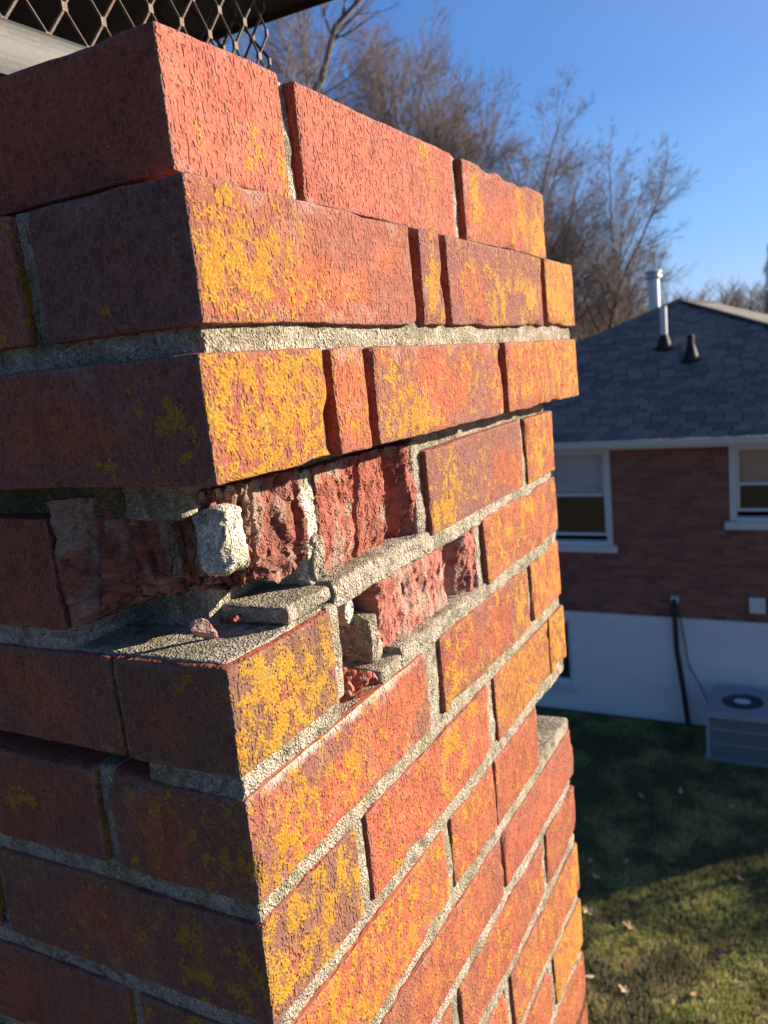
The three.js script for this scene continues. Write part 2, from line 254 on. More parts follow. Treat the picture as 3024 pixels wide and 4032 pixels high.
const mk = ([c, b], per, bs, rough = 0.95) => { c.repeat.set(1 / per, 1 / per); b.repeat.set(1 / per, 1 / per); return new THREE.MeshStandardMaterial({ map: c, bumpMap: b, bumpScale: bs, roughness: rough }); };
const brokenClay = mk(fracture(0.40, [0.36, 0.105, 0.065]), 0.164, 0.003), sootyClay = mk(fracture(0.62, [0.27, 0.09, 0.06]), 0.164, 0.003), limyClay = mk(fracture(0.55, [0.44, 0.15, 0.105]), 0.164, 0.002);
const mortarTex = (base, spread) => paint(1024, 1024, (i, j) => {
  const x = i * 0.16, h = j * 0.16, a = fb(x / 11, h / 11, 61, 3), b = fb(x / 2.4, h / 2.4, 67, 2), c = n2(x / 0.75, h / 0.75, 71), g = n2(x / 0.45, h / 0.45, 73);
  let k = 0.62 + 0.5 * a * spread + 0.62 * (c - 0.38) + 0.35 * (b - 0.5); if (g > 0.86) k *= 0.42; if (c > 0.85) k *= 1.35;
  const t = sm(0.45, 0.7, fb(x / 14, h / 14, 79, 4)); let col = mix(base, [base[0] * 0.66, base[1] * 0.68, base[2] * 0.58], t); col = mix(col, [base[0] * 0.3, base[1] * 0.29, base[2] * 0.27], sm(0.62, 0.72, fb(x / 5, h / 5, 97, 4)) * 0.6);
  return [col[0] * k, col[1] * k, col[2] * k, 0.15 + 0.4 * c + 0.35 * b + 0.15 * g];
}, true);
const mortar = mk(mortarTex([0.42, 0.355, 0.27], 0.9), 0.164, 0.0032), mossy = mk(mortarTex([0.17, 0.15, 0.075], 0.9), 0.164, 0.0028), paleMortar = mk(mortarTex([0.78, 0.71, 0.59], 0.5), 0.164, 0.0026);

// ---------------------------------------------------------------- chimney
const chimney = thing('brick_chimney', 'weathered red brick chimney crusted with golden lichen, its corner spalled away', 'chimney');
function brickGeo(x0, x1, y0, y1, z0, z1, tilt, o, sh, corner, cell = 0.0032) {
  const zf = z1, seedv = o.id * 3.7;
  const xs = lines(x0, x1, cell), ys = lines(y0, y1, cell), zs = lines(z0, z1, corner ? cell : 0.016);
  const fn = (x, y, z) => {
    const e = fb3(x * 55 + seedv, y * 55, z * 55, 2), chip = sm(0.53, 0.80, fb3(x * 26 + seedv, y * 40, z * 26 + 5, 2));
    const r = 0.0009 + 0.0014 * e + 0.0075 * chip * chip + 0.0012 * n3(x * 190, y * 190, z * 190 + seedv), c = (v, a, b) => Math.min(b - r, Math.max(a + r, v));
    const ix = c(x, x0, x1), iy = c(y, y0, y1), iz = c(z, z0, z1), dx = x - ix, dy = y - iy, dz = z - iz, l = Math.hypot(dx, dy, dz);
    let px = x, py = y, pz = z; if (l > 1e-9) { const s = r / l; px = ix + dx * s; py = iy + dy * s; pz = iz + dz * s; }
    const w = 0.0009, wob = (a) => (fb3(x * 70 + a + seedv, y * 70, z * 70, 2) - 0.5) * w + (n3(x * 16 + a, y * 16 + seedv, z * 16) - 0.5) * 0.0018;
    return [px + wob(0), py + wob(9) + tilt * px + Y0, pz + wob(19)];
  };
  const uvf = (f, x, y, z) => {
    const v = (y + tilt * (f === 4 ? x : 0) - sh.y0) / (sh.y1 - sh.y0);
    if (f === 4) return [(x + 0.03) / AW, v];
    if (f === 1 && corner) return [(SX + 0.03 + Math.min(0.209, -z)) / AW, v];
    if (f === 2 || f === 3) return [(SO + 0.001 + Math.min(0.087, Math.max(0, zf - z) * 0.9)) / AW, (y0 + 0.003 + (x - x0) / (x1 - x0) * (y1 - y0 - 0.006) - sh.y0) / (sh.y1 - sh.y0)];
    return [(SO + 0.001 + Math.min(0.087, Math.max(0, zf - z))) / AW, v];
  };
  return gridBox(xs, ys, zs, fn, uvf);
}
const uvM = (f, x, y, z, m) => f < 2 ? [z + y * 0.1, y] : f < 4 ? [x, z] : [x, y];
function lump(x0, x1, y0, y1, z0, z1, amp, cell, m, name, sd = 1, tilt = 0, parent = chimney, round = 0.003) {
  const fn = (x, y, z) => {
    const r = Math.min(round, (x1 - x0) * 0.4, (y1 - y0) * 0.4, (z1 - z0) * 0.4), c = (v, a, b) => Math.min(b - r, Math.max(a + r, v));
    const ix = c(x, x0, x1), iy = c(y, y0, y1), iz = c(z, z0, z1), dx = x - ix, dy = y - iy, dz = z - iz, l = Math.hypot(dx, dy, dz);
    let p = [x, y, z]; if (l > 1e-9) { const s = r / l; p = [ix + dx * s, iy + dy * s, iz + dz * s]; }
    const w = (a) => ((fb3(x * 90 + a + sd * 5, y * 90, z * 90, 3) - 0.5) * 2 + (n3(x * 420 + a, y * 420, z * 420 + sd) - 0.5) * 0.7 + (n3(x * 28 + a + sd, y * 28, z * 28) - 0.5) * 1.3) * amp;
    return [p[0] + w(0), p[1] + w(11) * Math.min(1, (y1 - y0) / 0.02) + tilt * x + Y0, p[2] + w(23)];
  };
  return mesh(name, gridBox(lines(x0, x1, cell, 0.002), lines(y0, y1, cell, 0.002), lines(z0, z1, cell * 2.5, 0.002), fn, uvM), m, parent);
}
// the core behind all joints
mesh('mortar_core', box(0.046, 0.462, 0, Y0 - 0.02, -0.462, -0.046), mortar, chimney);

// broken bricks: how deep the clay has fallen away
const steps = (v, n) => { const q = v * n, f = Math.floor(q); return (f + sm(0.55, 1, q - f)) / n; };
const tornRidge = (x, y, s) => 0.65 * steps(fb(x * 75 + y * 14 + s, y * 15, s, 2), 4) + 0.35 * steps(fb(x * 260 + y * 50, y * 38, s + 3, 2), 3);
function brokenGeo(kind, x0, x1, y0, y1, z0, z1, cell) {
  const fn = (x, y, z) => {
    const fw = sm(0.05, 0.004, z1 - z), lw = kind === 1 ? sm(0.055, 0.004, x - x0) : 0, b3 = (a) => ((fb3(x * 300 + a, y * 190, z * 300, 3) - 0.5) * 0.0034 + (n3(x * 620 + a, y * 480, z * 620) - 0.5) * 0.0016) * (kind === 1 ? 1.35 : 1);
    const rough = (fb3(x * 60, y * 34, z * 60, 3) - 0.5) * 0.012, t = (y - y0) / (y1 - y0), tr = tornRidge(x - z, y, kind * 9), crack = (at, w) => sm(w, 0, Math.abs(x - at - 0.004 * (fb(y * 110, at * 50, 3, 2) - 0.5)));
    let R = 0, Lr = 0, up = 0;
    if (kind === 1) {
      R = 0.012 + 0.0075 * tr + 0.006 * sm(0.03, 0.0, x) + 0.009 * sm(0.4, 0.05, t) * sm(0.07, 0.04, x);
      R += 0.009 * crack(0.037, 0.0035) + 0.008 * crack(0.0505, 0.0025) + 0.010 * crack(0.089, 0.003);
      Lr = (0.004 + 0.014 * sm(0.085, 0.02, -z) + 0.016 * tr + 0.012 * sm(0.4, 0, t) * sm(0.09, 0.06, -z)) * sm(0.098, 0.088, -z) + 0.006 * sm(0.003, 0, Math.abs(z + 0.052 + 0.01 * (fb(y * 70, 3, 8, 2) - 0.5)));
      up = sm(0.4, 0, t) * 0.014 * sm(0.095, 0.07, -z) * (0.5 + 0.9 * n2(x * 70, z * 70, 4));
    } else if (kind === 2) {
      R = x < 0.186 ? 0.012 + 0.0045 * tr + 0.006 * crack(0.153 + (y + 0.23) * 0.15, 0.0022) : 0.023 - 0.019 * sm(0.188, 0.211, x + (y + 0.236) * 0.2) + 0.014 * (tr - 0.4);
      R += 0.004 * sm(0.3, 0, t);
    } else {
      const edge = 0.163 + 0.004 * (fb(y * 90, 2, 5, 2) - 0.5);
      R = x < edge ? 0.034 + 0.016 * tr - 0.012 * sm(0.135, 0.115, x) * sm(0.2, 0.5, t) : 0.0085 + 0.003 * sm(0.21, 0.165, x) + 0.005 * tr;
      if (x > 0.262 && x < 0.293) R = 0.023 - 0.017 * sm(0.264, 0.293, x + (y + 0.3) * 0.3) + 0.016 * (tr - 0.4);
      if (x >= 0.293) R = 0.004 + 0.003 * tr;
    }
    return [x + lw * (Lr + rough * 0.5) + b3(0), y + up + b3(31) * 0.6 + Y0 - 0.010 * x * (kind < 3 ? 1 : 0), z - fw * Math.max(0.002, R + rough * 0.45) + b3(57)];
  };
  return gridBox(lines(x0, x1, cell), lines(y0, y1, cell * 1.3), lines(z0, z1, kind === 1 ? cell : 0.004), fn, uvM);
}

C.forEach((c, k) => {
  const sh = SHEETS[k < 6 ? 0 : 1], hero = k < 9 ? 0.0032 : 0.006;
  const rightEnd = c.zf > 0.01 ? 0.527 : 0.509;
  c.right.forEach((b, i) => {
    const o = b[2];
    if (o.broken) {
      const bl = o.broken === 1 ? brokenGeo(1, b[0], b[1], c.b + 0.002, c.t + 0.009, -0.0975, 0, 0.0014) : brokenGeo(o.broken, b[0], b[1], c.b, c.t + (o.broken === 2 ? 0.007 : 0), -0.09, 0, 0.0014);
      mesh('broken_brick', bl, o.broken === 3 ? limyClay : o.broken === 1 ? sootyClay : brokenClay, chimney).userData.label = ['', 'spalled corner brick with its outer faces fallen away', 'spalled brick split into upright flakes', 'spalled brick with a pale limy face and a hole'][o.broken];
      return;
    }
    const corner = i === 0, zb = corner ? -c.left[0][1] : c.zf - 0.09;
    mesh('brick', brickGeo(b[0], b[1], c.b, c.t, zb, c.zf, c.tilt, o, sh, corner, hero), sh.m, chimney);
  });
  c.left.forEach((b, i) => {
    if (i === 0) return;
    const near = b[0] < 0.2;
    mesh('brick', brickGeo(c.xl, c.xl + 0.09, c.b, c.t, -b[1], -b[0], c.tilt, b[2], sh, true, near ? Math.max(hero, 0.004) : 0.02), sh.m, chimney);
  });
  // head joints
  for (let i = 0; i + 1 < c.right.length; i++) {
    const a = c.right[i][1], b = c.right[i + 1][0]; if (b - a < 0.003) { if (b - a > 0.0008) lump(a - 0.001, b + 0.001, c.b, c.t, c.zf - 0.03, c.zf - 0.0025, 0.0003, 0.008, mortar, 'head_joint', k + i, c.tilt); continue; }
    const top = k === 3 && i < 2 ? 0.008 : 0.001, deep = k === 3 && i === 0 ? 0.014 : k === 4 && i === 0 ? 0.003 : k === 3 && i === 1 ? 0.004 : c.hd;
    lump(a - 0.002, b + 0.002, c.b - 0.001, c.t + top, c.zf - 0.06, c.zf - deep, k === 3 && i === 0 ? 0.003 : 0.0011, k === 3 && i === 0 ? 0.0018 : 0.0032, k === 3 && i === 0 ? paleMortar : mortar, 'head_joint', k * 3 + i, c.tilt);
  }
  for (let i = 0; i + 1 < c.left.length; i++) {
    const a = c.left[i][1], b = c.left[i + 1][0]; if (k === 4 && i === 0) continue;
    lump(c.xl + 0.005, c.xl + 0.06, c.b - 0.001, c.t + 0.001, -b - 0.002, -a + 0.002, 0.0011, 0.004, mortar, 'head_joint', k * 5 + i + 40, c.tilt);
  }
  // the bed joint under this course
  const n = C[k + 1]; if (!n) return;
  const zf = Math.min(c.zf, n.zf) - c.bd, xl = Math.max(c.xl, n.xl) + (k === 2 ? 0.012 : c.bd) + 0.001, xe = Math.min(rightEnd, n.zf > 0.01 ? 0.527 : 0.509) - 0.003;
  const tl = (c.tilt + n.tilt) / 2, spans = k === 2 ? [[xl, 0.219, 0.020], [0.2195, xe, 0.003]] : k === 3 ? [[0.098, xe]] : k === 4 ? [[xl, 0.0935], [0.168, xe]] : k === 7 ? [[xl, xe]] : [[xl, xe]];
  for (const [a, b, d = 0] of spans) lump(a, b, n.t - 0.0025, c.b + 0.0025, zf - 0.06, zf - d, k < 3 ? 0.0014 : k < 5 ? 0.0019 : 0.0013, k === 3 || k === 4 ? 0.002 : 0.0032, mortar, 'bed_joint', k * 7 + 1, tl);
  const la = k === 3 ? 0.1 : k === 4 ? 0.024 : -zf + 0.055;
  lump(xl + (k === 4 ? 0.016 : 0), xl + 0.06, n.t - 0.0025, c.b + 0.0025, -0.5, -la, 0.0012, 0.005, k === 2 ? mossy : mortar, 'bed_joint', k * 7 + 3, 0);
});
// what is left in the broken corner
lump(0.014, 0.035, -0.2370, -0.203, -0.022, -0.004, 0.0024, 0.0014, paleMortar, 'mortar_lump', 3, 0, chimney, 0.006).userData.label = 'white lump of old mortar stuck in the broken corner';
lump(0.0975, 0.109, -0.264, -0.236, -0.045, -0.011, 0.0034, 0.0016, mortar, 'mortar_lump', 8, 0, chimney, 0.005);
lump(0.055, 0.0985, -0.2745, -0.2655, -0.055, -0.003, 0.0016, 0.0018, mortar, 'mortar_slab', 7, 0.02);
lump(0.004, 0.0915, -0.2785, -0.2735, -0.110, -0.004, 0.0018, 0.0018, mortar, 'mortar_bed', 9, 0);
lump(0.140, 0.175, -0.3395, -0.3270, -0.04, -0.0015, 0.0016, 0.0018, mortar, 'mortar_slab', 11, -0.02);
lump(0.095, 0.150, -0.3435, -0.3385, -0.05, -0.002, 0.0012, 0.0022, mortar, 'mortar_bed', 12, 0);
lump(0.151, 0.1655, -0.339, -0.302, -0.040, -0.013, 0.0030, 0.0013, mortar, 'mortar_lump', 13, 0, chimney, 0.002);
lump(0.144, 0.156, -0.306, -0.277, -0.050, -0.024, 0.0032, 0.0016, paleMortar, 'mortar_lump', 14, 0, chimney, 0.005);
lump(0.409, 0.420, -0.5395, -0.470, -0.06, -0.004, 0.0022, 0.0025, mortar, 'mortar_lump', 17, 0);
lump(0.405, 0.506, -0.5405, -0.5345, -0.085, -0.003, 0.0014, 0.003, mortar, 'mortar_bed', 19, 0);
lump(0.452, 0.506, -0.4715, -0.4605, -0.06, -0.005, 0.002, 0.0025, mortar, 'mortar_lump', 21, 0);
// courses further down, and the two faces away from the photograph
{
  const g = [];
  for (let k = 0; k * 0.0667 < Y0 - 0.01; k++) {
    const y1 = Y0 - (k < 13 ? -C[k].t : 0.8667 + (k - 13) * 0.0667), y0 = y1 - 0.055, odd = k % 2; if (y0 < 0.01) break;
    const rowX = odd ? [[0, 0.09], [0.1, 0.295], [0.305, 0.508]] : [[0, 0.195], [0.205, 0.4], [0.41, 0.508]];
    const out = k < 13 ? Math.max(0, C[k].zf) : 0;
    if (k >= 13) for (const [a, b] of rowX) { g.push(box(a, b, y0, y1, -0.09, 0)); }
    if (k >= 13) for (const [a, b] of rowX) if (a > 0.05) g.push(box(0, 0.09, y0, y1, -b, -a));
    for (const [a, b] of rowX) { g.push(box(a + 0.003, b - 0.0005, y0 + 0.0011, y1, -0.508 - out, -0.42)); if (a > 0.05 && b < 0.42) g.push(box(0.42, 0.508 + out - 0.004, y0 + 0.0011, y1, -b, -a)); }
  }
  const m = mesh('brick', mergeGeometries(g), plainBrick, chimney); m.userData.kind = 'stuff'; m.userData.label = 'bricks of the lower shaft and hidden faces';
  mesh('mortar_core', box(0.004, 0.504, 0, Y0 - 0.86, -0.504, -0.004), mortar, chimney);
  mesh('mortar_core', box(0.049, 0.503, Y0 - 0.86, Y0 - 0.02, -0.503, -0.049), mortar, chimney);
  mesh('crown', new THREE.CylinderGeometry(0.22, 0.335, 0.05, 4).rotateY(Math.PI / 4).translate(0.254, Y0 + 0.0, -0.254), mortar, chimney);
  mesh('flue_liner', new THREE.CylinderGeometry(0.13, 0.13, 0.06, 24, 1, true).translate(0.21, Y0 + 0.03, -0.31), mat(0.3, 0.15, 0.09), chimney);
}
// chips of brick lying on the ledges
function chip(x, y, z, sx, sy, sz, ry, m, label, group, sd) {
  const g = new THREE.IcosahedronGeometry(1, 2), p = g.attributes.position;
  for (let i = 0; i < p.count; i++) {
    const v = new THREE.Vector3().fromBufferAttribute(p, i), cut = Math.max(Math.abs(v.x * 0.9 + v.y * 0.5), Math.abs(v.y * 0.8 - v.z * 0.7), Math.abs(v.z * 0.8 + v.x * 0.55 + v.y * 0.3)), q = (0.62 / Math.max(0.5, cut)) * (0.75 + 0.7 * n3(v.x * 1.4 + sd, v.y * 1.4, v.z * 1.4 + sd));
    p.setXYZ(i, v.x * q * sx, Math.max(v.y, -0.75) * q * sy, v.z * q * sz);
  }
  g.rotateY(ry); g.computeVertexNormals(); planar(g); const o = single('brick_chip', g, m, label, 'brick chip', group); o.position.set(x, Y0 + y, z); return o;
}
const chipClay = mk(fracture(0.05, [0.42, 0.105, 0.06]), 0.164, 0.002), pinkClay = mk(fracture(0.4, [0.50, 0.24, 0.20]), 0.164, 0.0012);
chip(0.0527, -0.2700, -0.034, 0.0085, 0.0028, 0.004, 0.4, chipClay, 'flat red brick chip lying on the broken corner ledge', null, 3);
chip(0.029, -0.2678, -0.036, 0.0062, 0.0058, 0.0026, -0.8, pinkClay, 'pale pink brick chip standing upright on the corner ledge', null, 5);
srand(12);
[[0.106, -0.333, -0.008, 6], [0.116, -0.333, -0.012, 7], [0.126, -0.332, -0.008, 8], [0.112, -0.331, -0.024, 6], [0.135, -0.334, -0.006, 5], [0.121, -0.330, -0.026, 8], [0.131, -0.333, -0.02, 6], [0.104, -0.334, -0.018, 4.5], [0.117, -0.325, -0.018, 5]].forEach(([x, y, z, s], i) =>
  chip(x, y, z, s * 0.00095, s * 0.0007, s * 0.0008, rr(0, 3), chipClay, 'crumbled red brick chip in the rubble heap of the wall hole', 'brick rubble in the wall hole', 10 + i * 3));

// ---------------------------------------------------------------- chimney cap
{
  const cap = thing('chimney_cap', 'black chimney cap on rusty expanded metal mesh above the brick top', 'chimney cap', null, [0, 0, 0]);
  const black = mat(0.018, 0.017, 0.018, 0.55), steelC = paint(512, 512, (i, j) => {
    const a = fb(i / 60, j / 60, 5, 4), b = n2(i / 2, j / 2, 7), r = sm(0.55, 0.75, fb(i / 40 + 9, j / 25, 11, 4));
    let c = mix([0.062, 0.064, 0.063], [0.045, 0.045, 0.042], a); c = mix(c, [0.14, 0.09, 0.04], r * 0.5); const k = 0.9 + 0.2 * b; return [c[0] * k, c[1] * k, c[2] * k, 0.5 + 0.2 * b];
  }, true);
  const steel = mk(steelC, 0.25, 0.0003, 0.62); steel.metalness = 0;
  const rust = mk(paint(256, 256, (i, j) => {
    const r = sm(0.42, 0.62, fb(i / 14, j / 14, 13, 4)), b = n2(i / 1.5, j / 1.5, 17); const c = mix([0.085, 0.08, 0.075], [0.11, 0.045, 0.02], r), k = 0.75 + 0.5 * b; return [c[0] * k, c[1] * k, c[2] * k, b];
  }, true), 0.06, 0.0003, 0.6); rust.metalness = 0.2;
  const X0 = 0.07, X1 = 0.35, Z1 = -0.17, Z0 = -0.45, yb = Y0 + 0.035, yt = Y0 + 0.172;
  // base band: a rolled steel skirt round the flue
  const sec = new THREE.Shape(); sec.moveTo(0, 0); sec.lineTo(0.014, 0.001); sec.quadraticCurveTo(0.019, 0.016, 0.015, 0.028); sec.quadraticCurveTo(0.012, 0.033, 0.004, 0.034); sec.lineTo(-0.006, 0.033); sec.lineTo(-0.006, 0.002);
  const skirt = (len) => { const g = new THREE.ExtrudeGeometry(sec, { depth: len, bevelEnabled: false, curveSegments: 8 }); return g; };
  const sideOf = (len, ry, x, z) => planar(skirt(len).rotateY(ry).translate(x, yb - 0.010, z));
  mesh('base_band', sideOf(0.30, -Math.PI / 2, X1 + 0.01, Z1 + 0.0), steel, cap);
  mesh('base_band', sideOf(0.30, Math.PI / 2, X0 - 0.01, Z0), steel, cap);
  mesh('base_band', sideOf(0.28, 0, X1, Z0), steel, cap);
  mesh('base_band', sideOf(0.28, Math.PI, X0, Z1), steel, cap);
  mesh('base_plate', box(X0 + 0.003, X1 - 0.003, yb - 0.03, yb + 0.004, Z0 + 0.003, Z1 - 0.003), steel, cap);
  // hood with a turned-down lip
  mesh('hood', box(-0.01, 0.43, yt, yt + 0.012, -0.53, -0.09), black, cap);
  for (const q of [[-0.0105, -0.0085, -0.53, -0.09], [0.4285, 0.4305, -0.53, -0.09], [-0.008, 0.428, -0.0915, -0.0895], [-0.008, 0.428, -0.5305, -0.5285]]) mesh('lip', box(q[0], q[1], yt - 0.006, yt + 0.0115, q[2], q[3]), black, cap);
  // expanded metal: strands that meet and part again
  const pw = 0.0156, ph = 0.042, bar = 0.0010;
  function strand(len, n, flip) {
    const pts = [];
    for (let j = 0; j <= n; j++) {
      const y = j * ph / 2, s = ((j + flip) % 2 ? 1 : -1) * (pw / 2 - bar * 1.1);
      pts.push([s, y - 0.0022], [s, y + 0.0022]);
    }
    const gs = [];
    for (let i = 0; i + 1 < pts.length; i++) {
      const [a, b] = [pts[i], pts[i + 1]], l = Math.hypot(b[0] - a[0], b[1] - a[1]);
      const g = new THREE.BoxGeometry(bar * 2.1, l + 0.001, bar * (i % 2 ? 1.5 : 2.2)); g.rotateY(i % 2 ? 0.5 : 0); g.rotateZ(-Math.atan2(b[0] - a[0], b[1] - a[1])); g.translate((a[0] + b[0]) / 2, (a[1] + b[1]) / 2, 0); gs.push(g);
    }
    return planar(mergeGeometries(gs));
  }
  const nrow = 7, sg = [strand(1, nrow, 0), strand(1, nrow, 1)];
  const sides = [0, 1, 2, 3].map(() => { const g = new THREE.Group(); g.name = 'mesh_screen'; cap.add(g); return g; });
  const put = (x, z, ry, i, sd) => { const o = mesh('wire_strand', sg[i % 2], rust, sides[sd]); o.position.set(x, yb + 0.004, z); o.rotation.y = ry; };
  for (let i = 0; i < 18; i++) { const t = (i + 0.5) / 18; put(X0 + t * 0.28, Z1, 0, i, 0); put(X0 + t * 0.28, Z0, 0, i, 1); put(X0, Z0 + t * 0.28, Math.PI / 2, i, 2); put(X1, Z0 + t * 0.28, Math.PI / 2, i, 3); }
}

// ---------------------------------------------------------------- lawn
const grassC = paint(1024, 1024, (i, j) => {
  const a = fb(i / 90, j / 90, 81, 4), b = fb(i / 11, j / 11, 83, 3), c = n2(i / 2, j / 2, 89);
  let col = mix([0.07, 0.066, 0.028], [0.11, 0.085, 0.045], sm(0.4, 0.65, a)); col = mix(col, [0.15, 0.11, 0.065], sm(0.6, 0.8, b) * 0.5); const k = 0.6 + 0.8 * c; return [col[0] * k, col[1] * k, col[2] * k, b * 0.6 + c * 0.4];
}, true);
const soil = mk(grassC, 1.7, 0.02);
{
  const g = new THREE.PlaneGeometry(900, 900); g.rotateX(-Math.PI / 2);
  const p = g.attributes.position, u = new Float32Array(p.count * 2); for (let i = 0; i < p.count; i++) { u[i * 2] = p.getX(i); u[i * 2 + 1] = p.getZ(i); } g.setAttribute('uv', new THREE.BufferAttribute(u, 2));
  struct('ground', g, soil);
  // blades of grass over the part of the yard in view
  srand(77);
  const blade = () => { const q = []; for (let b = 0; b < 4; b++) { const h = rr(0.025, 0.055), w = rr(0.0025, 0.004), a = rr(0, 6.28), l = rr(0.008, 0.03), ox = rr(-0.02, 0.02), oz = rr(-0.02, 0.02), cx = Math.cos(a), sx = Math.sin(a);
    const bg = new THREE.BufferGeometry(); bg.setAttribute('position', new THREE.Float32BufferAttribute([ox - sx * w, 0, oz + cx * w, ox + sx * w, 0, oz - cx * w, ox + cx * l * 0.4 + sx * w * 0.7, h * 0.65, oz + sx * l * 0.4 - cx * w * 0.7, ox + cx * l * 0.4 - sx * w * 0.7, h * 0.65, oz + sx * l * 0.4 + cx * w * 0.7, ox + cx * l, h, oz + sx * l], 3)); bg.setIndex([0, 1, 2, 0, 2, 3, 3, 2, 4]); bg.computeVertexNormals(); q.push(bg); } return mergeGeometries(q); };
  const N = 90000, im = new THREE.InstancedMesh(blade(), new THREE.MeshPhysicalMaterial({ color: 0xffffff, roughness: 0.95, transmission: 0.45, thickness: 0, side: THREE.DoubleSide }), N), M = new THREE.Matrix4(), Q = new THREE.Quaternion(), UP = new THREE.Vector3(0, 1, 0), col = new THREE.Color();
  for (let i = 0; i < N; i++) {
    const x = rr(4.2, 11.35), z = rr(-4.8, 1.6), d = fb(x * 1.1, z * 1.1, 91, 3), s = rr(0.7, 1.25) * (0.7 + 0.6 * d);
    Q.setFromAxisAngle(UP, rr(0, 6.28)); M.compose(new THREE.Vector3(x, 0, z), Q, new THREE.Vector3(s, s, s)); im.setMatrixAt(i, M);
    const e = sm(0.35, 0.7, d), r = rnd(); const k = 0.6 + 0.8 * sm(0.3, 0.7, fb(x * 3.1, z * 3.1, 93, 3)); col.setRGB((0.30 + 0.12 * r * e) * k, (0.315 + 0.06 * r) * k, (0.07 + 0.02 * r) * k); if (r > 0.8 - 0.25 * e) col.setRGB(0.46 * k, 0.36 * k, 0.19 * k); im.setColorAt(i, col);
  }
  im.name = 'grass'; im.castShadow = im.receiveShadow = true; scene.add(im); tag(im, 'short winter lawn grass in the yard beside the house', 'grass', null, 'stuff');
}
// fallen leaves
{
  srand(5);
  const leafM = [mat(0.5, 0.31, 0.18), mat(0.4, 0.22, 0.11), mat(0.6, 0.44, 0.28)];
  const oak = () => { const s = new THREE.Shape(), n = 44; for (let i = 0; i < n; i++) { const a = i / n * Math.PI * 2, r = 0.05 * (0.62 + 0.36 * Math.cos(a * 5)) * (1 + 0.25 * Math.cos(a)); i ? s.lineTo(r * Math.cos(a) * 1.25, r * Math.sin(a)) : s.moveTo(r * Math.cos(a) * 1.25, r * Math.sin(a)); } return s; };
  const oval = () => { const s = new THREE.Shape(); s.moveTo(-0.05, 0); s.quadraticCurveTo(0, 0.05, 0.055, 0); s.quadraticCurveTo(0, -0.045, -0.05, 0); return s; };
  const curl = (sh) => { const g = new THREE.ExtrudeGeometry(sh, { depth: 0.0015, bevelEnabled: false, steps: 1 }); g.rotateX(-Math.PI / 2); const p = g.attributes.position; for (let i = 0; i < p.count; i++) { const x = p.getX(i), z = p.getZ(i); p.setY(i, p.getY(i) + x * x * 5 + z * z * 7); } g.computeVertexNormals(); return g; };
  const og = curl(oak()), vg = curl(oval());
  const spots = [[1350, 2140, 0], [1497, 2148, 1], [1266, 1966, 0], [1362, 2003, 0], [1352, 1862, 0], [1275, 1860, 1], [1290, 1895, 0], [1555, 2060, 1], [1385, 1720, 1], [1450, 1860, 0], [1275, 2110, 1], [1600, 1900, 0], [1230, 1690, 1], [1470, 1710, 1], [1580, 1745, 0]];
  const at = (px, py) => { const v = new THREE.Vector3(); v.set((px / 1659) * 2 - 1, 1 - (py / 2212) * 2, 0.5); return v; };
  camera.updateMatrixWorld(); camera.updateProjectionMatrix();
  for (const [px, py, k] of spots) {
    const d = at(px, py).unproject(camera).sub(camera.position).normalize(), t = (0.04 - camera.position.y) / d.y, p = camera.position.clone().addScaledVector(d, t);
    const o = single('fallen_leaf', k ? vg : og, leafM[(rnd() * 3) | 0], k ? 'small oval tan leaf fallen on the grass' : 'lobed brown oak leaf fallen on the grass', 'leaf', k ? 'oval leaves on the lawn' : 'oak leaves on the lawn');
    o.position.copy(p); o.rotation.set(rr(-0.3, 0.3), rr(0, 6.28), rr(-0.3, 0.3)); o.scale.setScalar(rr(0.8, 1.25));
  }
}

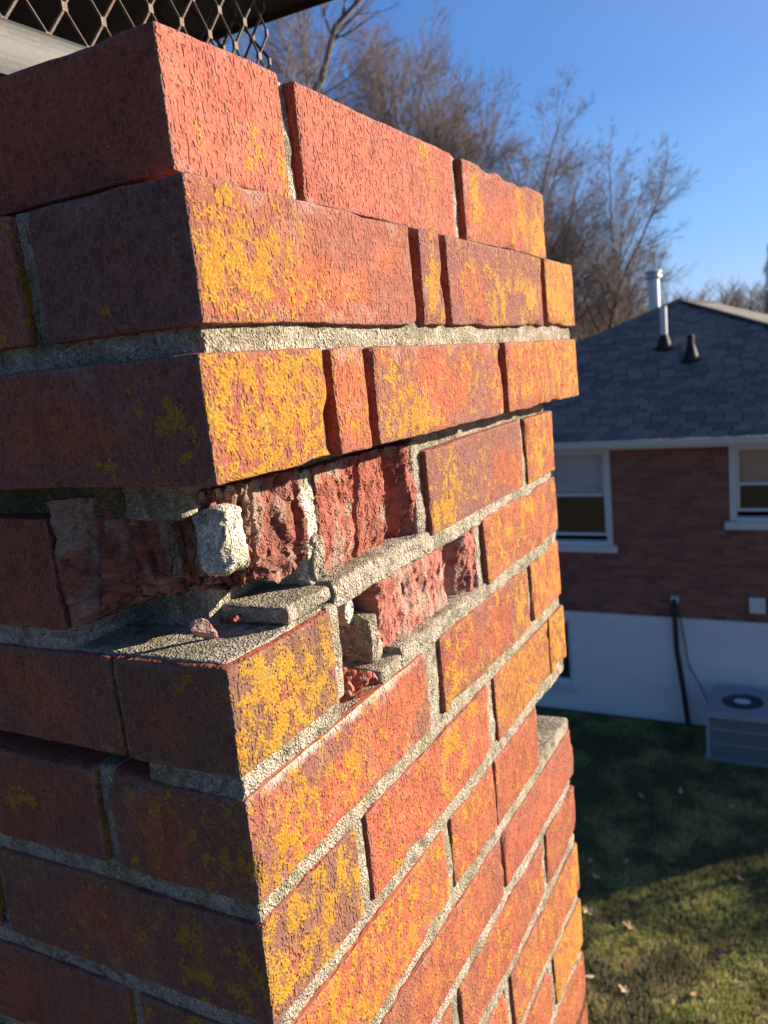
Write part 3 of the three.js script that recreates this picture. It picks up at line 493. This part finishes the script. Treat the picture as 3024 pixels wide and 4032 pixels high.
// ---------------------------------------------------------------- neighbour's house
const HX = 11.5, white = mat(0.72, 0.69, 0.65, 0.5), whiteWood = mat(0.68, 0.65, 0.60, 0.6);
{
  const house = thing('brick_house', 'single storey red brick house with grey hipped roof and white painted foundation', 'house', null, [0, 0, 0]);
  const zl = -6.5, zr = 2.5, back = 24, yF = Y0 - 4.21, yE = Y0 - 1.72;
  const foundC = paint(512, 512, (i, j) => { const a = fb(i / 70, j / 70, 101, 4), b = n2(i / 2, j / 2, 103), k = 0.9 + 0.12 * a + 0.06 * b; return [0.8 * k, 0.75 * k, 0.69 * k, a * 0.6 + b * 0.3]; }, true);
  const found = mk(foundC, 1.5, 0.003);
  // windows: [z0, z1, y0, y1] of the opening
  const w1 = [-3.55, -2.60, Y0 - 3.17, Y0 - 1.76], w2 = [-1.03, -0.05, Y0 - 2.80, Y0 - 1.76], bw = [-4.1, -3.30, Y0 - 5.38, Y0 - 4.36];
  // foundation round the basement window
  for (const q of [[0, bw[2], zl, zr], [bw[3], yF, zl, zr], [bw[2], bw[3], zl, bw[0]], [bw[2], bw[3], bw[1], zr]]) mesh('foundation_wall', box(HX - 0.03, HX + 0.25, q[0], q[1], q[2], q[3]), found, house);
  mesh('side_wall', box(HX + 0.25, back, 0, yE, zr - 0.25, zr), mat(0.2, 0.07, 0.045), house);
  mesh('side_wall', box(HX + 0.25, back, 0, yE, zl, zl + 0.25), mat(0.2, 0.07, 0.045), house);
  mesh('back_wall', box(back, back + 0.25, 0, yE, zl, zr), mat(0.2, 0.07, 0.045), house);
  // mortar backing behind the facing bricks, left open at the windows
  const grout = mat(0.38, 0.30, 0.25);
  const zs = [zl, w1[0], w1[1], w2[0], w2[1], zr];
  for (let i = 0; i < 5; i++) {
    const w = i === 1 ? w1 : i === 3 ? w2 : null;
    if (!w) mesh('brick_backing', box(HX + 0.012, HX + 0.25, yF, yE, zs[i], zs[i + 1]), grout, house);
    else { mesh('brick_backing', box(HX + 0.012, HX + 0.25, yF, w[2] - 0.10, zs[i], zs[i + 1]), grout, house); if (w[3] < yE) mesh('brick_backing', box(HX + 0.012, HX + 0.25, w[3], yE, zs[i], zs[i + 1]), grout, house); }
  }
  srand(31);
  const faceBrick = [[0.29, 0.088, 0.056], [0.27, 0.078, 0.05], [0.32, 0.104, 0.064], [0.22, 0.07, 0.05], [0.34, 0.12, 0.072]].map((c) => mat(...c, 0.92));
  const bl = 0.2, bh = 0.0575, P = 0.0672, bg = new THREE.BoxGeometry(0.04, bh, bl - 0.01); bg.translate(0.02, bh / 2, 0);
  const spare = []; let n = 0;
  for (let r = 0; yF + r * P + bh < yE; r++) {
    const y = yF + r * P + 0.008, open = [w1, w2].filter((w) => y + bh > w[2] - 0.1 && y < w[3]), cuts = [zl, ...open.flatMap((w) => [w[0], w[1]]), zr];
    for (let c = 0; c < cuts.length; c += 2) for (let z = zl + (r % 2 ? -bl / 2 : 0); z < cuts[c + 1]; z += bl) {
      const a = Math.max(z, cuts[c]), b = Math.min(z + bl, cuts[c + 1]); if (b - a < 0.035) continue;
      const mid = (a + b) / 2, k = (b - a - 0.01) / (bl - 0.01), seen = mid > -3.4 && mid < -0.5 && n < 300 && (mid > -2.75 || y < w1[2] - 0.2) && (r * 13 + Math.round(z * 5)) % 4 !== 1;
      if (seen) { n++; const o = mesh('brick', bg, faceBrick[(rnd() * 5) | 0], house); o.position.set(HX + (rnd() - 0.5) * 0.002, y, mid); o.scale.z = k; }
      else spare.push([y, mid, k]);
    }
  }
  faceBrick.forEach((m, k) => { const list = spare.filter((q, i) => (i * 7 + ((i * i) >> 4)) % 5 === k), im = new THREE.InstancedMesh(bg, m, list.length), M = new THREE.Matrix4(); list.forEach(([y, z, sc], i) => { M.makeScale(1, 1, sc).setPosition(HX, y, z); im.setMatrixAt(i, M); }); im.name = 'brick'; im.userData.kind = 'stuff'; im.castShadow = im.receiveShadow = true; house.add(im); });
  // windows
  const glass = new THREE.MeshPhysicalMaterial({ color: 0xffffff, roughness: 0.04, transmission: 1, thickness: 0, ior: 1.5 }), room = mat(0.05, 0.045, 0.045), blind = mat(0.5, 0.5, 0.52, 0.9), curtain = mat(0.5, 0.33, 0.22, 0.95);
  function win([z0, z1, y0, y1], meet, shade) {
    const w = new THREE.Group(); w.name = 'window'; house.add(w); const F = 0.085, x0 = HX - 0.01, x1 = HX + 0.10;
    mesh('frame', mergeGeometries([box(x0, x1, y0, y1, z0, z0 + F), box(x0, x1, y0, y1, z1 - F, z1), box(x0, x1, y1 - 0.05, y1 - 0.001, z0 + F, z1 - F), box(x0, x1, y0, y0 + 0.055, z0 + F, z1 - F)]), whiteWood, w);
    const sash = (a, b, x) => mesh('sash', mergeGeometries([box(x, x + 0.03, a, a + 0.04, z0 + F, z1 - F), box(x, x + 0.03, b - 0.035, b, z0 + F, z1 - F), box(x, x + 0.03, a + 0.04, b - 0.035, z0 + F, z0 + F + 0.035), box(x, x + 0.03, a + 0.04, b - 0.035, z1 - F - 0.035, z1 - F)]), white, w);
    sash(meet - 0.02, y1 - 0.052, HX + 0.032); sash(y0 + 0.12, meet + 0.021, HX + 0.064);
    mesh('pane', box(HX + 0.045, HX + 0.049, meet, y1 - 0.07, z0 + F + 0.02, z1 - F - 0.02), glass, w);
    mesh('pane', box(HX + 0.077, HX + 0.081, y0 + 0.14, meet, z0 + F + 0.02, z1 - F - 0.02), glass, w);
    mesh('sill', box(HX - 0.075, HX + 0.09, y0 - 0.10, y0 - 0.001, z0 - 0.06, z1 + 0.06), whiteWood, w);
    mesh('sill', box(HX - 0.04, HX + 0.09, y0, y0 + 0.05, z0 + 0.09, z1 - 0.09), white, w);
    mesh('blind', box(HX + 0.12, HX + 0.125, meet - 0.03, y1 - 0.06, z0 + F, z1 - F - (shade ? 0.16 : 0)), shade ? curtain : blind, w);
    mesh('room', mergeGeometries([box(HX + 1.4, HX + 1.45, y0 - 0.6, y1 + 0.01, z0 - 0.5, z1 + 0.5), box(HX + 0.26, HX + 1.4, y0 - 0.6, y1 + 0.01, z0 - 0.55, z0 - 0.5), box(HX + 0.26, HX + 1.4, y0 - 0.6, y1 + 0.01, z1 + 0.5, z1 + 0.55), box(HX + 0.26, HX + 1.4, y1 + 0.01, y1 + 0.04, z0 - 0.55, z1 + 0.55), box(HX + 0.26, HX + 1.45, y0 - 0.64, y0 - 0.6, z0 - 0.55, z1 + 0.55)]), room, w);
  }
  win(w1, Y0 - 2.44, 0); win(w2, Y0 - 2.30, 1);
  const b = new THREE.Group(); b.name = 'window'; b.userData.label = 'basement window in the white foundation'; house.add(b);
  mesh('frame', mergeGeometries([box(HX + 0.03, HX + 0.1, bw[2], bw[3], bw[0], bw[0] + 0.06), box(HX + 0.03, HX + 0.1, bw[2], bw[3], bw[1] - 0.06, bw[1]), box(HX + 0.03, HX + 0.1, bw[2], bw[2] + 0.06, bw[0] + 0.06, bw[1] - 0.06), box(HX + 0.03, HX + 0.1, bw[3] - 0.06, bw[3], bw[0] + 0.06, bw[1] - 0.06)]), whiteWood, b);
  mesh('pane', box(HX + 0.06, HX + 0.064, bw[2] + 0.05, bw[3] - 0.05, bw[0] + 0.05, bw[1] - 0.05), glass, b);
  mesh('room', box(HX + 0.2, HX + 0.26, bw[2] - 0.02, bw[3] + 0.02, bw[0] - 0.02, bw[1] + 0.02), room, b);
  mesh('sill', box(HX - 0.09, HX + 0.1, bw[2] - 0.08, bw[2] - 0.001, bw[0] - 0.05, bw[1] + 0.08), whiteWood, b);
  // roof
  const ex = 11.12, ey = Y0 - 1.62, ax = 15.75, ay = Y0 + 0.23, az = -2.19, zL = zl - 0.35, zR = zr + 0.4, bx = 20, ebx = back + 0.6;
  const roofM = mat(0.145, 0.132, 0.122, 0.95), roof = new THREE.Group(); roof.name = 'roof'; house.add(roof);
  const tri = (pts) => { const g = new THREE.BufferGeometry(); g.setAttribute('position', new THREE.Float32BufferAttribute(pts.flat(), 3)); g.computeVertexNormals(); return g; };
  const A = [ax, ay, az], B = [bx, ay, az], c1 = [ex, ey, zL], c2 = [ex, ey, zR], c3 = [ebx, ey, zL], c4 = [ebx, ey, zR];
  mesh('deck', tri([c1, c2, A, c2, c4, B, c2, B, A, c4, c3, B, c3, c1, A, c3, A, B, c1, c3, c4, c1, c4, c2]), roofM, roof);
  srand(41);
  const tones = [[0.145, 0.132, 0.122], [0.125, 0.113, 0.106], [0.175, 0.155, 0.138], [0.105, 0.096, 0.092], [0.205, 0.172, 0.145]].map((c) => mat(...c, 0.95));
  const slope = Math.atan2(ay - ey, ax - ex), sl = Math.hypot(ax - ex, ay - ey), sg = new THREE.BoxGeometry(0.15, 0.008, 0.22), rest = []; let m = 0;
  for (let r = 0; r < sl / 0.125; r++) {
    const d = r * 0.125 + 0.07, f = d / sl, x = ex + (ax - ex) * f, y = ey + (ay - ey) * f, z0 = zL + (az - zL) * f, z1 = zR + (az - zR) * f;
    for (let z = z0 + rr(0.05, 0.3); z < z1 - 0.1; z += 0.235) {
      const seen = z > -4.3 && z < -0.4 - (x - 11) * 0.02 && (r * 3 + Math.round(z * 4.3)) % 3 !== 0;
      if (seen && m < 300) { m++; const o = mesh('shingle', sg, tones[(rnd() * 5) | 0], roof); o.position.set(x, y + 0.012 + rnd() * 0.004, z); o.rotation.z = slope + 0.004; }
      else rest.push([x, y + 0.012 + rnd() * 0.004, z]);
    }
  }
  tones.forEach((t, k) => { const list = rest.filter((q, i) => ((i * 7 + ((i * i) >> 3)) % 5) === k), im = new THREE.InstancedMesh(sg, t, list.length), M = new THREE.Matrix4(), R = new THREE.Matrix4().makeRotationZ(slope + 0.004); list.forEach((q, i) => { M.copy(R).setPosition(...q); im.setMatrixAt(i, M); }); im.name = 'shingle'; im.userData.kind = 'stuff'; im.castShadow = im.receiveShadow = true; roof.add(im); });
  // the slope beside it, in the same shingles
  { const run = zR - az, sp = Math.atan2(ay - ey, run), ln = Math.hypot(run, ay - ey), lists = tones.map(() => []);
    for (let r = 0; r < ln / 0.14; r++) { const f = (r * 0.14 + 0.07) / ln, z = zR + (az - zR) * f, y = ey + (ay - ey) * f, xa = ex + (ax - ex) * f, xb = ebx + (bx - ebx) * f; for (let x = xa + rr(0.05, 0.3); x < xb - 0.1; x += 0.305) lists[(rnd() * 5) | 0].push([x, y + 0.012, z]); }
    const g2 = new THREE.BoxGeometry(0.29, 0.008, 0.17), R = new THREE.Matrix4().makeRotationX(sp + 0.004);
    lists.forEach((list, k) => { const im = new THREE.InstancedMesh(g2, tones[k], list.length), M = new THREE.Matrix4(); list.forEach((q, i) => { M.copy(R).setPosition(...q); im.setMatrixAt(i, M); }); im.name = 'shingle'; im.userData.kind = 'stuff'; im.castShadow = im.receiveShadow = true; roof.add(im); }); }
  const cap = (p, q) => { const a = new THREE.Vector3(...p), v = new THREE.Vector3(...q).sub(a), l = v.length(), nn = Math.round(l / 0.2), u = v.clone().normalize(); for (let i = 0; i < nn; i++) { const o = mesh('ridge_cap', capG, tones[i % 3], roof); o.position.copy(a).addScaledVector(v, (i + 0.5) / nn); o.position.y += 0.02; o.quaternion.setFromUnitVectors(new THREE.Vector3(0, 0, 1), u); } };
  const capG = new THREE.CylinderGeometry(0.09, 0.1, 0.24, 8, 1, false, 0, Math.PI * 2).rotateX(Math.PI / 2).scale(1, 0.25, 1);
  cap(A, [ax + (c2[0] - ax) * 0.5, ay + (c2[1] - ay) * 0.5, az + (c2[2] - az) * 0.5]); cap(A, [ax + (c1[0] - ax) * 0.5, ay + (c1[1] - ay) * 0.5, az + (c1[2] - az) * 0.5]); cap(A, B);
  // eaves
  mesh('soffit', box(ex + 0.02, HX + 0.1, Y0 - 1.735, Y0 - 1.715, zL + 0.02, zR - 0.02), whiteWood, house);
  mesh('fascia', box(ex, ex + 0.02, Y0 - 1.735, Y0 - 1.602, zL, zR), whiteWood, house);
  { const s = new THREE.Shape(); s.moveTo(0, 0); s.lineTo(-0.07, 0); s.quadraticCurveTo(-0.10, 0.03, -0.095, 0.05); s.lineTo(-0.115, 0.085); s.lineTo(-0.115, 0.1); s.lineTo(-0.105, 0.1); s.lineTo(-0.06, 0.012); s.lineTo(0, 0.012);
    const g = new THREE.ExtrudeGeometry(s, { depth: zR - zL, bevelEnabled: false }); g.translate(ex - 0.003, Y0 - 1.70, zL); mesh('gutter', g, white, house); }
  // roof pipes
  const pvc = new THREE.Group(); pvc.name = 'vent_pipe'; pvc.userData.label = 'white plastic vent pipe in a black boot'; roof.add(pvc);
  const rubber = mat(0.012, 0.012, 0.013, 0.7), yAt = (x) => ey + (ay - ey) * (x - ex) / (ax - ex);
  const boot = (x, z, parent, h) => mesh('boot', mergeGeometries([new THREE.CylinderGeometry(0.06, 0.13, h, 20).translate(x, yAt(x) + h / 2 - 0.02, z), new THREE.CylinderGeometry(0.15, 0.17, 0.03, 20).translate(x, yAt(x) + 0.015, z)]), rubber, parent);
  boot(13.9, -2.22, pvc, 0.24); mesh('pipe', new THREE.CylinderGeometry(0.055, 0.055, 0.62, 20, 1, true).translate(13.9, yAt(13.9) + 0.35, -2.22), new THREE.MeshStandardMaterial({ color: lin(0.72, 0.72, 0.72), roughness: 0.5, side: THREE.DoubleSide }), pvc);
  const bk = new THREE.Group(); bk.name = 'vent_pipe'; bk.userData.label = 'short black vent pipe in a wide boot'; roof.add(bk);
  boot(13.4, -1.745, bk, 0.25); mesh('pipe', new THREE.CylinderGeometry(0.05, 0.05, 0.3, 20).translate(13.4, yAt(13.4) + 0.24, -1.745), rubber, bk);
  const fl = new THREE.Group(); fl.name = 'flue_pipe'; fl.userData.label = 'tall galvanised flue pipe with a capped top'; roof.add(fl);
  const galv = new THREE.MeshStandardMaterial({ color: lin(0.62, 0.64, 0.66), roughness: 0.35, metalness: 0.6 });
  mesh('pipe', new THREE.CylinderGeometry(0.105, 0.105, 1.5, 24).translate(17, Y0 + 0.05, -2.915), galv, fl);
  mesh('pipe_cap', new THREE.LatheGeometry([[0.105, 0], [0.15, 0.02], [0.15, 0.07], [0.11, 0.08], [0.11, 0.1], [0.16, 0.11], [0.155, 0.15], [0.05, 0.19], [0, 0.195]].map((q) => new THREE.Vector2(...q)), 24).translate(17, Y0 + 0.75, -2.915), galv, fl);
  // wall fittings
  mesh('vent_cover', mergeGeometries([box(HX - 0.04, HX + 0.01, Y0 - 4.05, Y0 - 3.862, -0.79, -0.62), box(HX - 0.055, HX - 0.04, Y0 - 4.065, Y0 - 3.847, -0.805, -0.605)]), white, house);
  mesh('conduit_box', box(HX - 0.07, HX, Y0 - 3.99, Y0 - 3.88, -1.82, -1.72), mat(0.5, 0.5, 0.5), house);
  const path = new THREE.CatmullRomCurve3([[-3.93, -1.775, 11.46], [-4.02, -1.775, 11.40], [-4.3, -1.765, 11.40], [-4.65, -1.755, 11.40], [-4.95, -1.72, 11.40], [-5.35, -1.675, 11.40], [-5.79, -1.63, 11.38]].map(([y, z, x]) => new THREE.Vector3(x, Y0 + y, z)));
  mesh('line_pipe', new THREE.TubeGeometry(path, 40, 0.036, 10), mat(0.025, 0.022, 0.024, 0.7), house);
  const thin = new THREE.CatmullRomCurve3([[-4.05, -1.72, 11.46], [-4.5, -1.66, 11.45], [-4.9, -1.6, 11.45], [-5.15, -1.48, 11.45], [-5.4, -1.33, 11.3]].map(([y, z, x]) => new THREE.Vector3(x, Y0 + y, z)));
  mesh('thin_wire', new THREE.TubeGeometry(thin, 30, 0.008, 6), mat(0.1, 0.1, 0.1), house);
}
// air conditioner
{
  const ac = thing('air_conditioner', 'pale blue grey air conditioner unit standing on the lawn against the house', 'air conditioner', null, [10.86, 0, -0.86]);
  const coat = mat(0.34, 0.355, 0.37, 0.55), dk = mat(0.12, 0.125, 0.13, 0.6), w = 0.38, h = 0.70;
  mesh('base_pad', box(-w - 0.05, w + 0.05, 0, 0.05, -w - 0.05, w + 0.05), mat(0.3, 0.3, 0.29), ac);
  for (const [sx, sz] of [[-1, -1], [-1, 1], [1, -1], [1, 1]]) mesh('corner_post', box(sx * w - 0.02, sx * w + 0.02, 0.0525, h - 0.081, sz * w - 0.02, sz * w + 0.02), coat, ac);
  mesh('coil', box(-w + 0.035, w - 0.035, 0.055, h - 0.085, -w + 0.035, w - 0.035), dk, ac);
  for (let i = 0; i < 26; i++) { const z = -w + 0.035 + i * (2 * w - 0.07) / 25; mesh('louvre', box(-w - 0.012, -w + 0.004, 0.055, h - 0.082, z - 0.006, z + 0.006), coat, ac); mesh('louvre', box(z - 0.006, z + 0.006, 0.055, h - 0.082, w - 0.004, w + 0.012), coat, ac); mesh('louvre', box(z - 0.006, z + 0.006, 0.055, h - 0.082, -w - 0.012, -w + 0.004), coat, ac); }
  for (const y of [0.25, 0.45]) mesh('rail', box(-w - 0.016, -w - 0.0125, y, y + 0.015, -w + 0.02, w - 0.02), coat, ac);
  const s = new THREE.Shape(); s.moveTo(-w - 0.03, -w - 0.03); s.lineTo(w + 0.03, -w - 0.03); s.lineTo(w + 0.03, w + 0.03); s.lineTo(-w - 0.03, w + 0.03); s.lineTo(-w - 0.03, -w - 0.03); const hole = new THREE.Path(); hole.absarc(0.02, 0, 0.27, 0, Math.PI * 2, true); s.holes.push(hole);
  mesh('top_cover', new THREE.ExtrudeGeometry(s, { depth: 0.075, bevelEnabled: true, bevelSize: 0.006, bevelThickness: 0.006, bevelSegments: 2, curveSegments: 40 }).rotateX(-Math.PI / 2).translate(0, h - 0.078, 0), coat, ac);
  const rings = []; for (let r = 0.06; r < 0.27; r += 0.022) rings.push(new THREE.TorusGeometry(r, 0.003, 5, 36).rotateX(Math.PI / 2)); for (let k = 0; k < 8; k++) rings.push(new THREE.CylinderGeometry(0.003, 0.003, 0.54, 5).rotateZ(Math.PI / 2).rotateY(k * Math.PI / 8));
  mesh('fan_grille', mergeGeometries(rings.map((g) => { g.deleteAttribute('uv'); return g; })).translate(0.02, h - 0.02, 0), dk, ac);
  mesh('emblem', new THREE.CylinderGeometry(0.085, 0.085, 0.012, 28).scale(0.8, 1, 1.2).translate(0.02, h - 0.005, 0), mat(0.75, 0.76, 0.78, 0.4), ac);
  mesh('fan_well', new THREE.CylinderGeometry(0.27, 0.27, 0.02, 32).translate(0.02, h - 0.0845, 0), dk, ac);
}

// ---------------------------------------------------------------- trees
function limbTube(pts, r0, r1, sides, out) {        // a tapering tube through points
  const n = pts.length, base = out.p.length / 3, d = new THREE.Vector3(), a = new THREE.Vector3(), b = new THREE.Vector3();
  for (let i = 0; i < n; i++) {
    d.copy(pts[Math.min(n - 1, i + 1)]).sub(pts[Math.max(0, i - 1)]).normalize(); a.set(0.31, 0.2, 0.93).cross(d).normalize(); b.copy(d).cross(a);
    const r = r0 + (r1 - r0) * i / (n - 1);
    for (let k = 0; k < sides; k++) { const t = k / sides * Math.PI * 2, c = Math.cos(t) * r, s = Math.sin(t) * r; out.p.push(pts[i].x + a.x * c + b.x * s, pts[i].y + a.y * c + b.y * s, pts[i].z + a.z * c + b.z * s); out.n.push(a.x * Math.cos(t) + b.x * Math.sin(t), a.y * Math.cos(t) + b.y * Math.sin(t), a.z * Math.cos(t) + b.z * Math.sin(t)); }
  }
  for (let i = 0; i < n - 1; i++) for (let k = 0; k < sides; k++) { const p = base + i * sides + k, q = base + i * sides + (k + 1) % sides; out.i.push(p, q, q + sides, p, q + sides, p + sides); }
}
const toGeo = (o) => { const g = new THREE.BufferGeometry(); g.setAttribute('position', new THREE.Float32BufferAttribute(o.p, 3)); g.setAttribute('normal', new THREE.Float32BufferAttribute(o.n, 3)); g.setIndex(o.i); return g; };
const bark = mat(0.14, 0.11, 0.095, 0.95), twigM = mat(0.16, 0.12, 0.105, 0.95);
function bareTree(bearing, dist, height, label, sd, { lean = [0, 0], spread = 1, fork = 0.28, dense = 1, minR = 0.005, limb } = {}) {
  srand(sd);
  const b = bearing * Math.PI / 180, bx = camera.position.x + dist * Math.cos(b), bz = camera.position.z + dist * Math.sin(b);
  const t = thing('bare_tree', label, 'tree', 'leafless trees behind the house', [bx, 0, bz]);
  const wood = { p: [], n: [], i: [] }, limbs = { p: [], n: [], i: [] }, twigs = { p: [], n: [], i: [] };
  const V = THREE.Vector3;
  function grow(p, dir, len, r, lv) {
    const seg = lv < 2 ? 7 : lv < 4 ? 4 : 3, pts = [p.clone()], d = dir.clone(), q = p.clone(), dirs = [d.clone()];
    for (let i = 0; i < seg; i++) { const k = lv === 0 ? 0.06 : lv < 3 ? 0.17 : 0.12; d.x += rr(-k, k); d.y += rr(-k, k) * 0.7 + (lv > 0 ? 0.07 : 0); d.z += rr(-k, k); d.normalize(); q.addScaledVector(d, len / seg); pts.push(q.clone()); dirs.push(d.clone()); }
    const out = lv === 0 ? wood : lv < 3 ? limbs : twigs, r1 = lv >= 4 ? r * 0.5 : r * (lv === 0 ? 0.6 : 0.35);
    limbTube(pts, r, Math.max(minR * 0.6, r1), lv === 0 ? 9 : lv < 3 ? 5 : 3, out);
    if (lv >= 5) return;
    const kids = lv === 0 ? 0 : Math.round([0, 8, 9, 7, 5][lv] * dense * rr(0.8, 1.2));
    for (let c = 0; c < kids; c++) {
      const f = rr(0.25, 1), i = Math.min(seg - 1, Math.floor(f * seg)), pp = pts[i].clone().lerp(pts[i + 1], f * seg - i);
      const ax = new V(rr(-1, 1), rr(-0.4, 0.4), rr(-1, 1)).normalize(), nd = dirs[i].clone().applyAxisAngle(ax.cross(dirs[i]).normalize(), rr(0.45, 1.0) * spread * (lv === 1 ? 0.9 : 1));
      grow(pp, nd, len * rr(0.40, 0.62) * (1.15 - f * 0.45), Math.max(minR, r * (1 - f * 0.55) * rr(0.38, 0.56)), lv + 1);
    }
    if (lv === 0) { const n = 3 + ((rnd() * 2) | 0); for (let c = 0; c < n; c++) { const a = c / n * 6.28 + rr(-0.5, 0.5), s = rr(0.22, 0.62) * spread; grow(q, new V(d.x + Math.cos(a) * s, 1, d.z + Math.sin(a) * s).normalize(), height * (1 - fork) * rr(0.72, 0.95), r * rr(0.5, 0.68), 1); } }
    else if (lv < 4) grow(q, d, len * 0.42, r1, lv + 1);
  }
  grow(new V(0, -0.1, 0), new V(lean[0], 1, lean[1]).normalize(), height * fork, height * 0.018 + 0.04, 0);
  let top = 0; for (const o of [wood, limbs, twigs]) for (let i = 1; i < o.p.length; i += 3) top = Math.max(top, o.p[i]);
  const ks = height / top; for (const o of [wood, limbs, twigs]) for (let i = 0; i < o.p.length; i++) o.p[i] *= ks;
  if (limb) {                                    // one long crooked limb, given by its turns
    const pts = limb.map(([x, y, z]) => new V(x, y, z)); limbTube(pts, 0.10, 0.03, 6, limbs);
    for (let i = 0; i + 1 < pts.length; i++) for (let c = 0; c < 4; c++) { const d = pts[i + 1].clone().sub(pts[i]).normalize(), ax = new V(rr(-1, 1), rr(-1, 1), rr(-1, 1)).normalize(); grow(pts[i].clone().lerp(pts[i + 1], rnd()), d.applyAxisAngle(ax.cross(d).normalize(), rr(0.4, 1.1)), rr(0.7, 1.6), 0.026, 3); }
  }
  mesh('trunk', toGeo(wood), bark, t); mesh('branches', toGeo(limbs), bark, t); const tw = mesh('twigs', toGeo(twigs), twigM, t); tw.userData.kind = 'stuff';
  return t;
}
bareTree(-37.0, 17, 12.6, 'bare tree with one crooked spreading limb beside the chimney cap', 101, { spread: 0.9, dense: 0.75, limb: [[0, 6.5, 0], [0.45, 8.9, 0.75], [0.65, 10.1, 1.25], [0.8, 10.7, 1.8], [1.0, 11.6, 2.1], [1.1, 12.0, 2.7], [1.2, 12.9, 3.0]] });
bareTree(-27.4, 26, 16.8, 'slender bare tree rising between the mesh cap and the middle top brick', 202, { spread: 0.85, dense: 1.1 });
bareTree(-23.6, 25, 15.6, 'forked bare tree with tall stems above the middle top brick', 303, { spread: 0.9, fork: 0.34, dense: 1.1 });
bareTree(-21.0, 26, 14.4, 'broad bare tree rising over the last top course brick', 404, { spread: 1.05, dense: 1.1 });
bareTree(-17.8, 27, 13.2, 'low spreading bare tree with limbs reaching towards the house', 505, { spread: 1.1 });
bareTree(-14.8, 27, 11.8, 'round topped bare tree between the chimney and the metal flue', 606, { spread: 1.05, dense: 1.15 });
bareTree(-12.6, 31, 9.2, 'bare tree standing behind the tall metal flue pipe', 707, { spread: 1.1 });
bareTree(-30.5, 30, 15.5, 'tall bare tree rising just beside the mesh cap', 848, { spread: 0.8 });
bareTree(-25.2, 36, 16, 'thin bare tree behind the forked one', 808, { spread: 0.9 });
bareTree(-18.9, 35, 14.0, 'thin bare tree behind the low spreading one', 818, { spread: 1.0 });
bareTree(14.6, 12.4, 2.9, 'young bare tree beside the brick house, dappling the lawn with its twigs', 838, { spread: 1.0, fork: 0.2, dense: 0.75 });
bareTree(-16.6, 38, 12.0, 'thin bare tree behind the round topped one', 828, { spread: 1.0 });
// woods far off
{
  srand(909); const o = { p: [], n: [], i: [] }, V = THREE.Vector3;
  for (let k = 0; k < 320; k++) {
    const b = rr(-32, 3) * Math.PI / 180, d = rr(62, 120), x = d * Math.cos(b), z = d * Math.sin(b), h = rr(6.5, 9.6) * (0.75 + d / 300);
    limbTube([new V(x, 0, z), new V(x + rr(-0.3, 0.3), h * 0.5, z), new V(x, h * 0.8, z)], 0.12, 0.04, 4, o);
    for (let t = 0; t < 46; t++) { const y = h * rr(0.25, 0.8), a = rr(0, 6.28), l = rr(0.8, 2.4) * (1.1 - y / h * 0.5), p = new V(x, y, z), q = new V(x + Math.cos(a) * l * 0.6, y + l * rr(0.4, 0.9), z + Math.sin(a) * l * 0.6); limbTube([p, q], 0.03, 0.012, 3, o); for (let m = 0; m < 2; m++) limbTube([p.clone().lerp(q, rr(0.4, 1)), new V(q.x + rr(-0.6, 0.6), q.y + rr(0.1, 0.8), q.z + rr(-0.6, 0.6))], 0.015, 0.01, 3, o); }
  }
  const w = mesh('woods', toGeo(o), mat(0.17, 0.13, 0.105, 0.95), scene); tag(w, 'far off leafless woods along the skyline', 'woods', null, 'stuff');
}
// conifer at the edge of the view
{
  srand(61); const b = -3.2 * Math.PI / 180, d = 36, t = thing('conifer_tree', 'dark green conifer rising behind the lit roof slope', 'tree', null, [d * Math.cos(b), 0, d * Math.sin(b)]);
  mesh('trunk', new THREE.CylinderGeometry(0.06, 0.22, 8.2, 10).translate(0, 4.1, 0), bark, t);
  const pos = []; for (let k = 0; k < 14000; k++) { const y = 8.3 * Math.pow(rnd(), 0.8), R = (8.6 - y) * 0.23 * (0.75 + 0.3 * Math.sin(y * 7)), a = rr(0, 6.28), r = R * Math.sqrt(rnd()), x = Math.cos(a) * r, z = Math.sin(a) * r, l = rr(0.08, 0.2), aa = a + rr(-0.8, 0.8), w = 0.02; const dx = Math.cos(aa) * l, dz = Math.sin(aa) * l; pos.push(x - dz * w / l * 1, y, z + dx * w / l, x + dz * w / l, y, z - dx * w / l, x + dx, y - l * rr(-0.2, 0.5), z + dz); }
  const g = new THREE.BufferGeometry(); g.setAttribute('position', new THREE.Float32BufferAttribute(pos, 3)); g.computeVertexNormals(); mesh('crown', g, new THREE.MeshStandardMaterial({ color: lin(0.035, 0.055, 0.035), roughness: 0.9, side: THREE.DoubleSide }), t);
}

renderer.render(scene, camera);
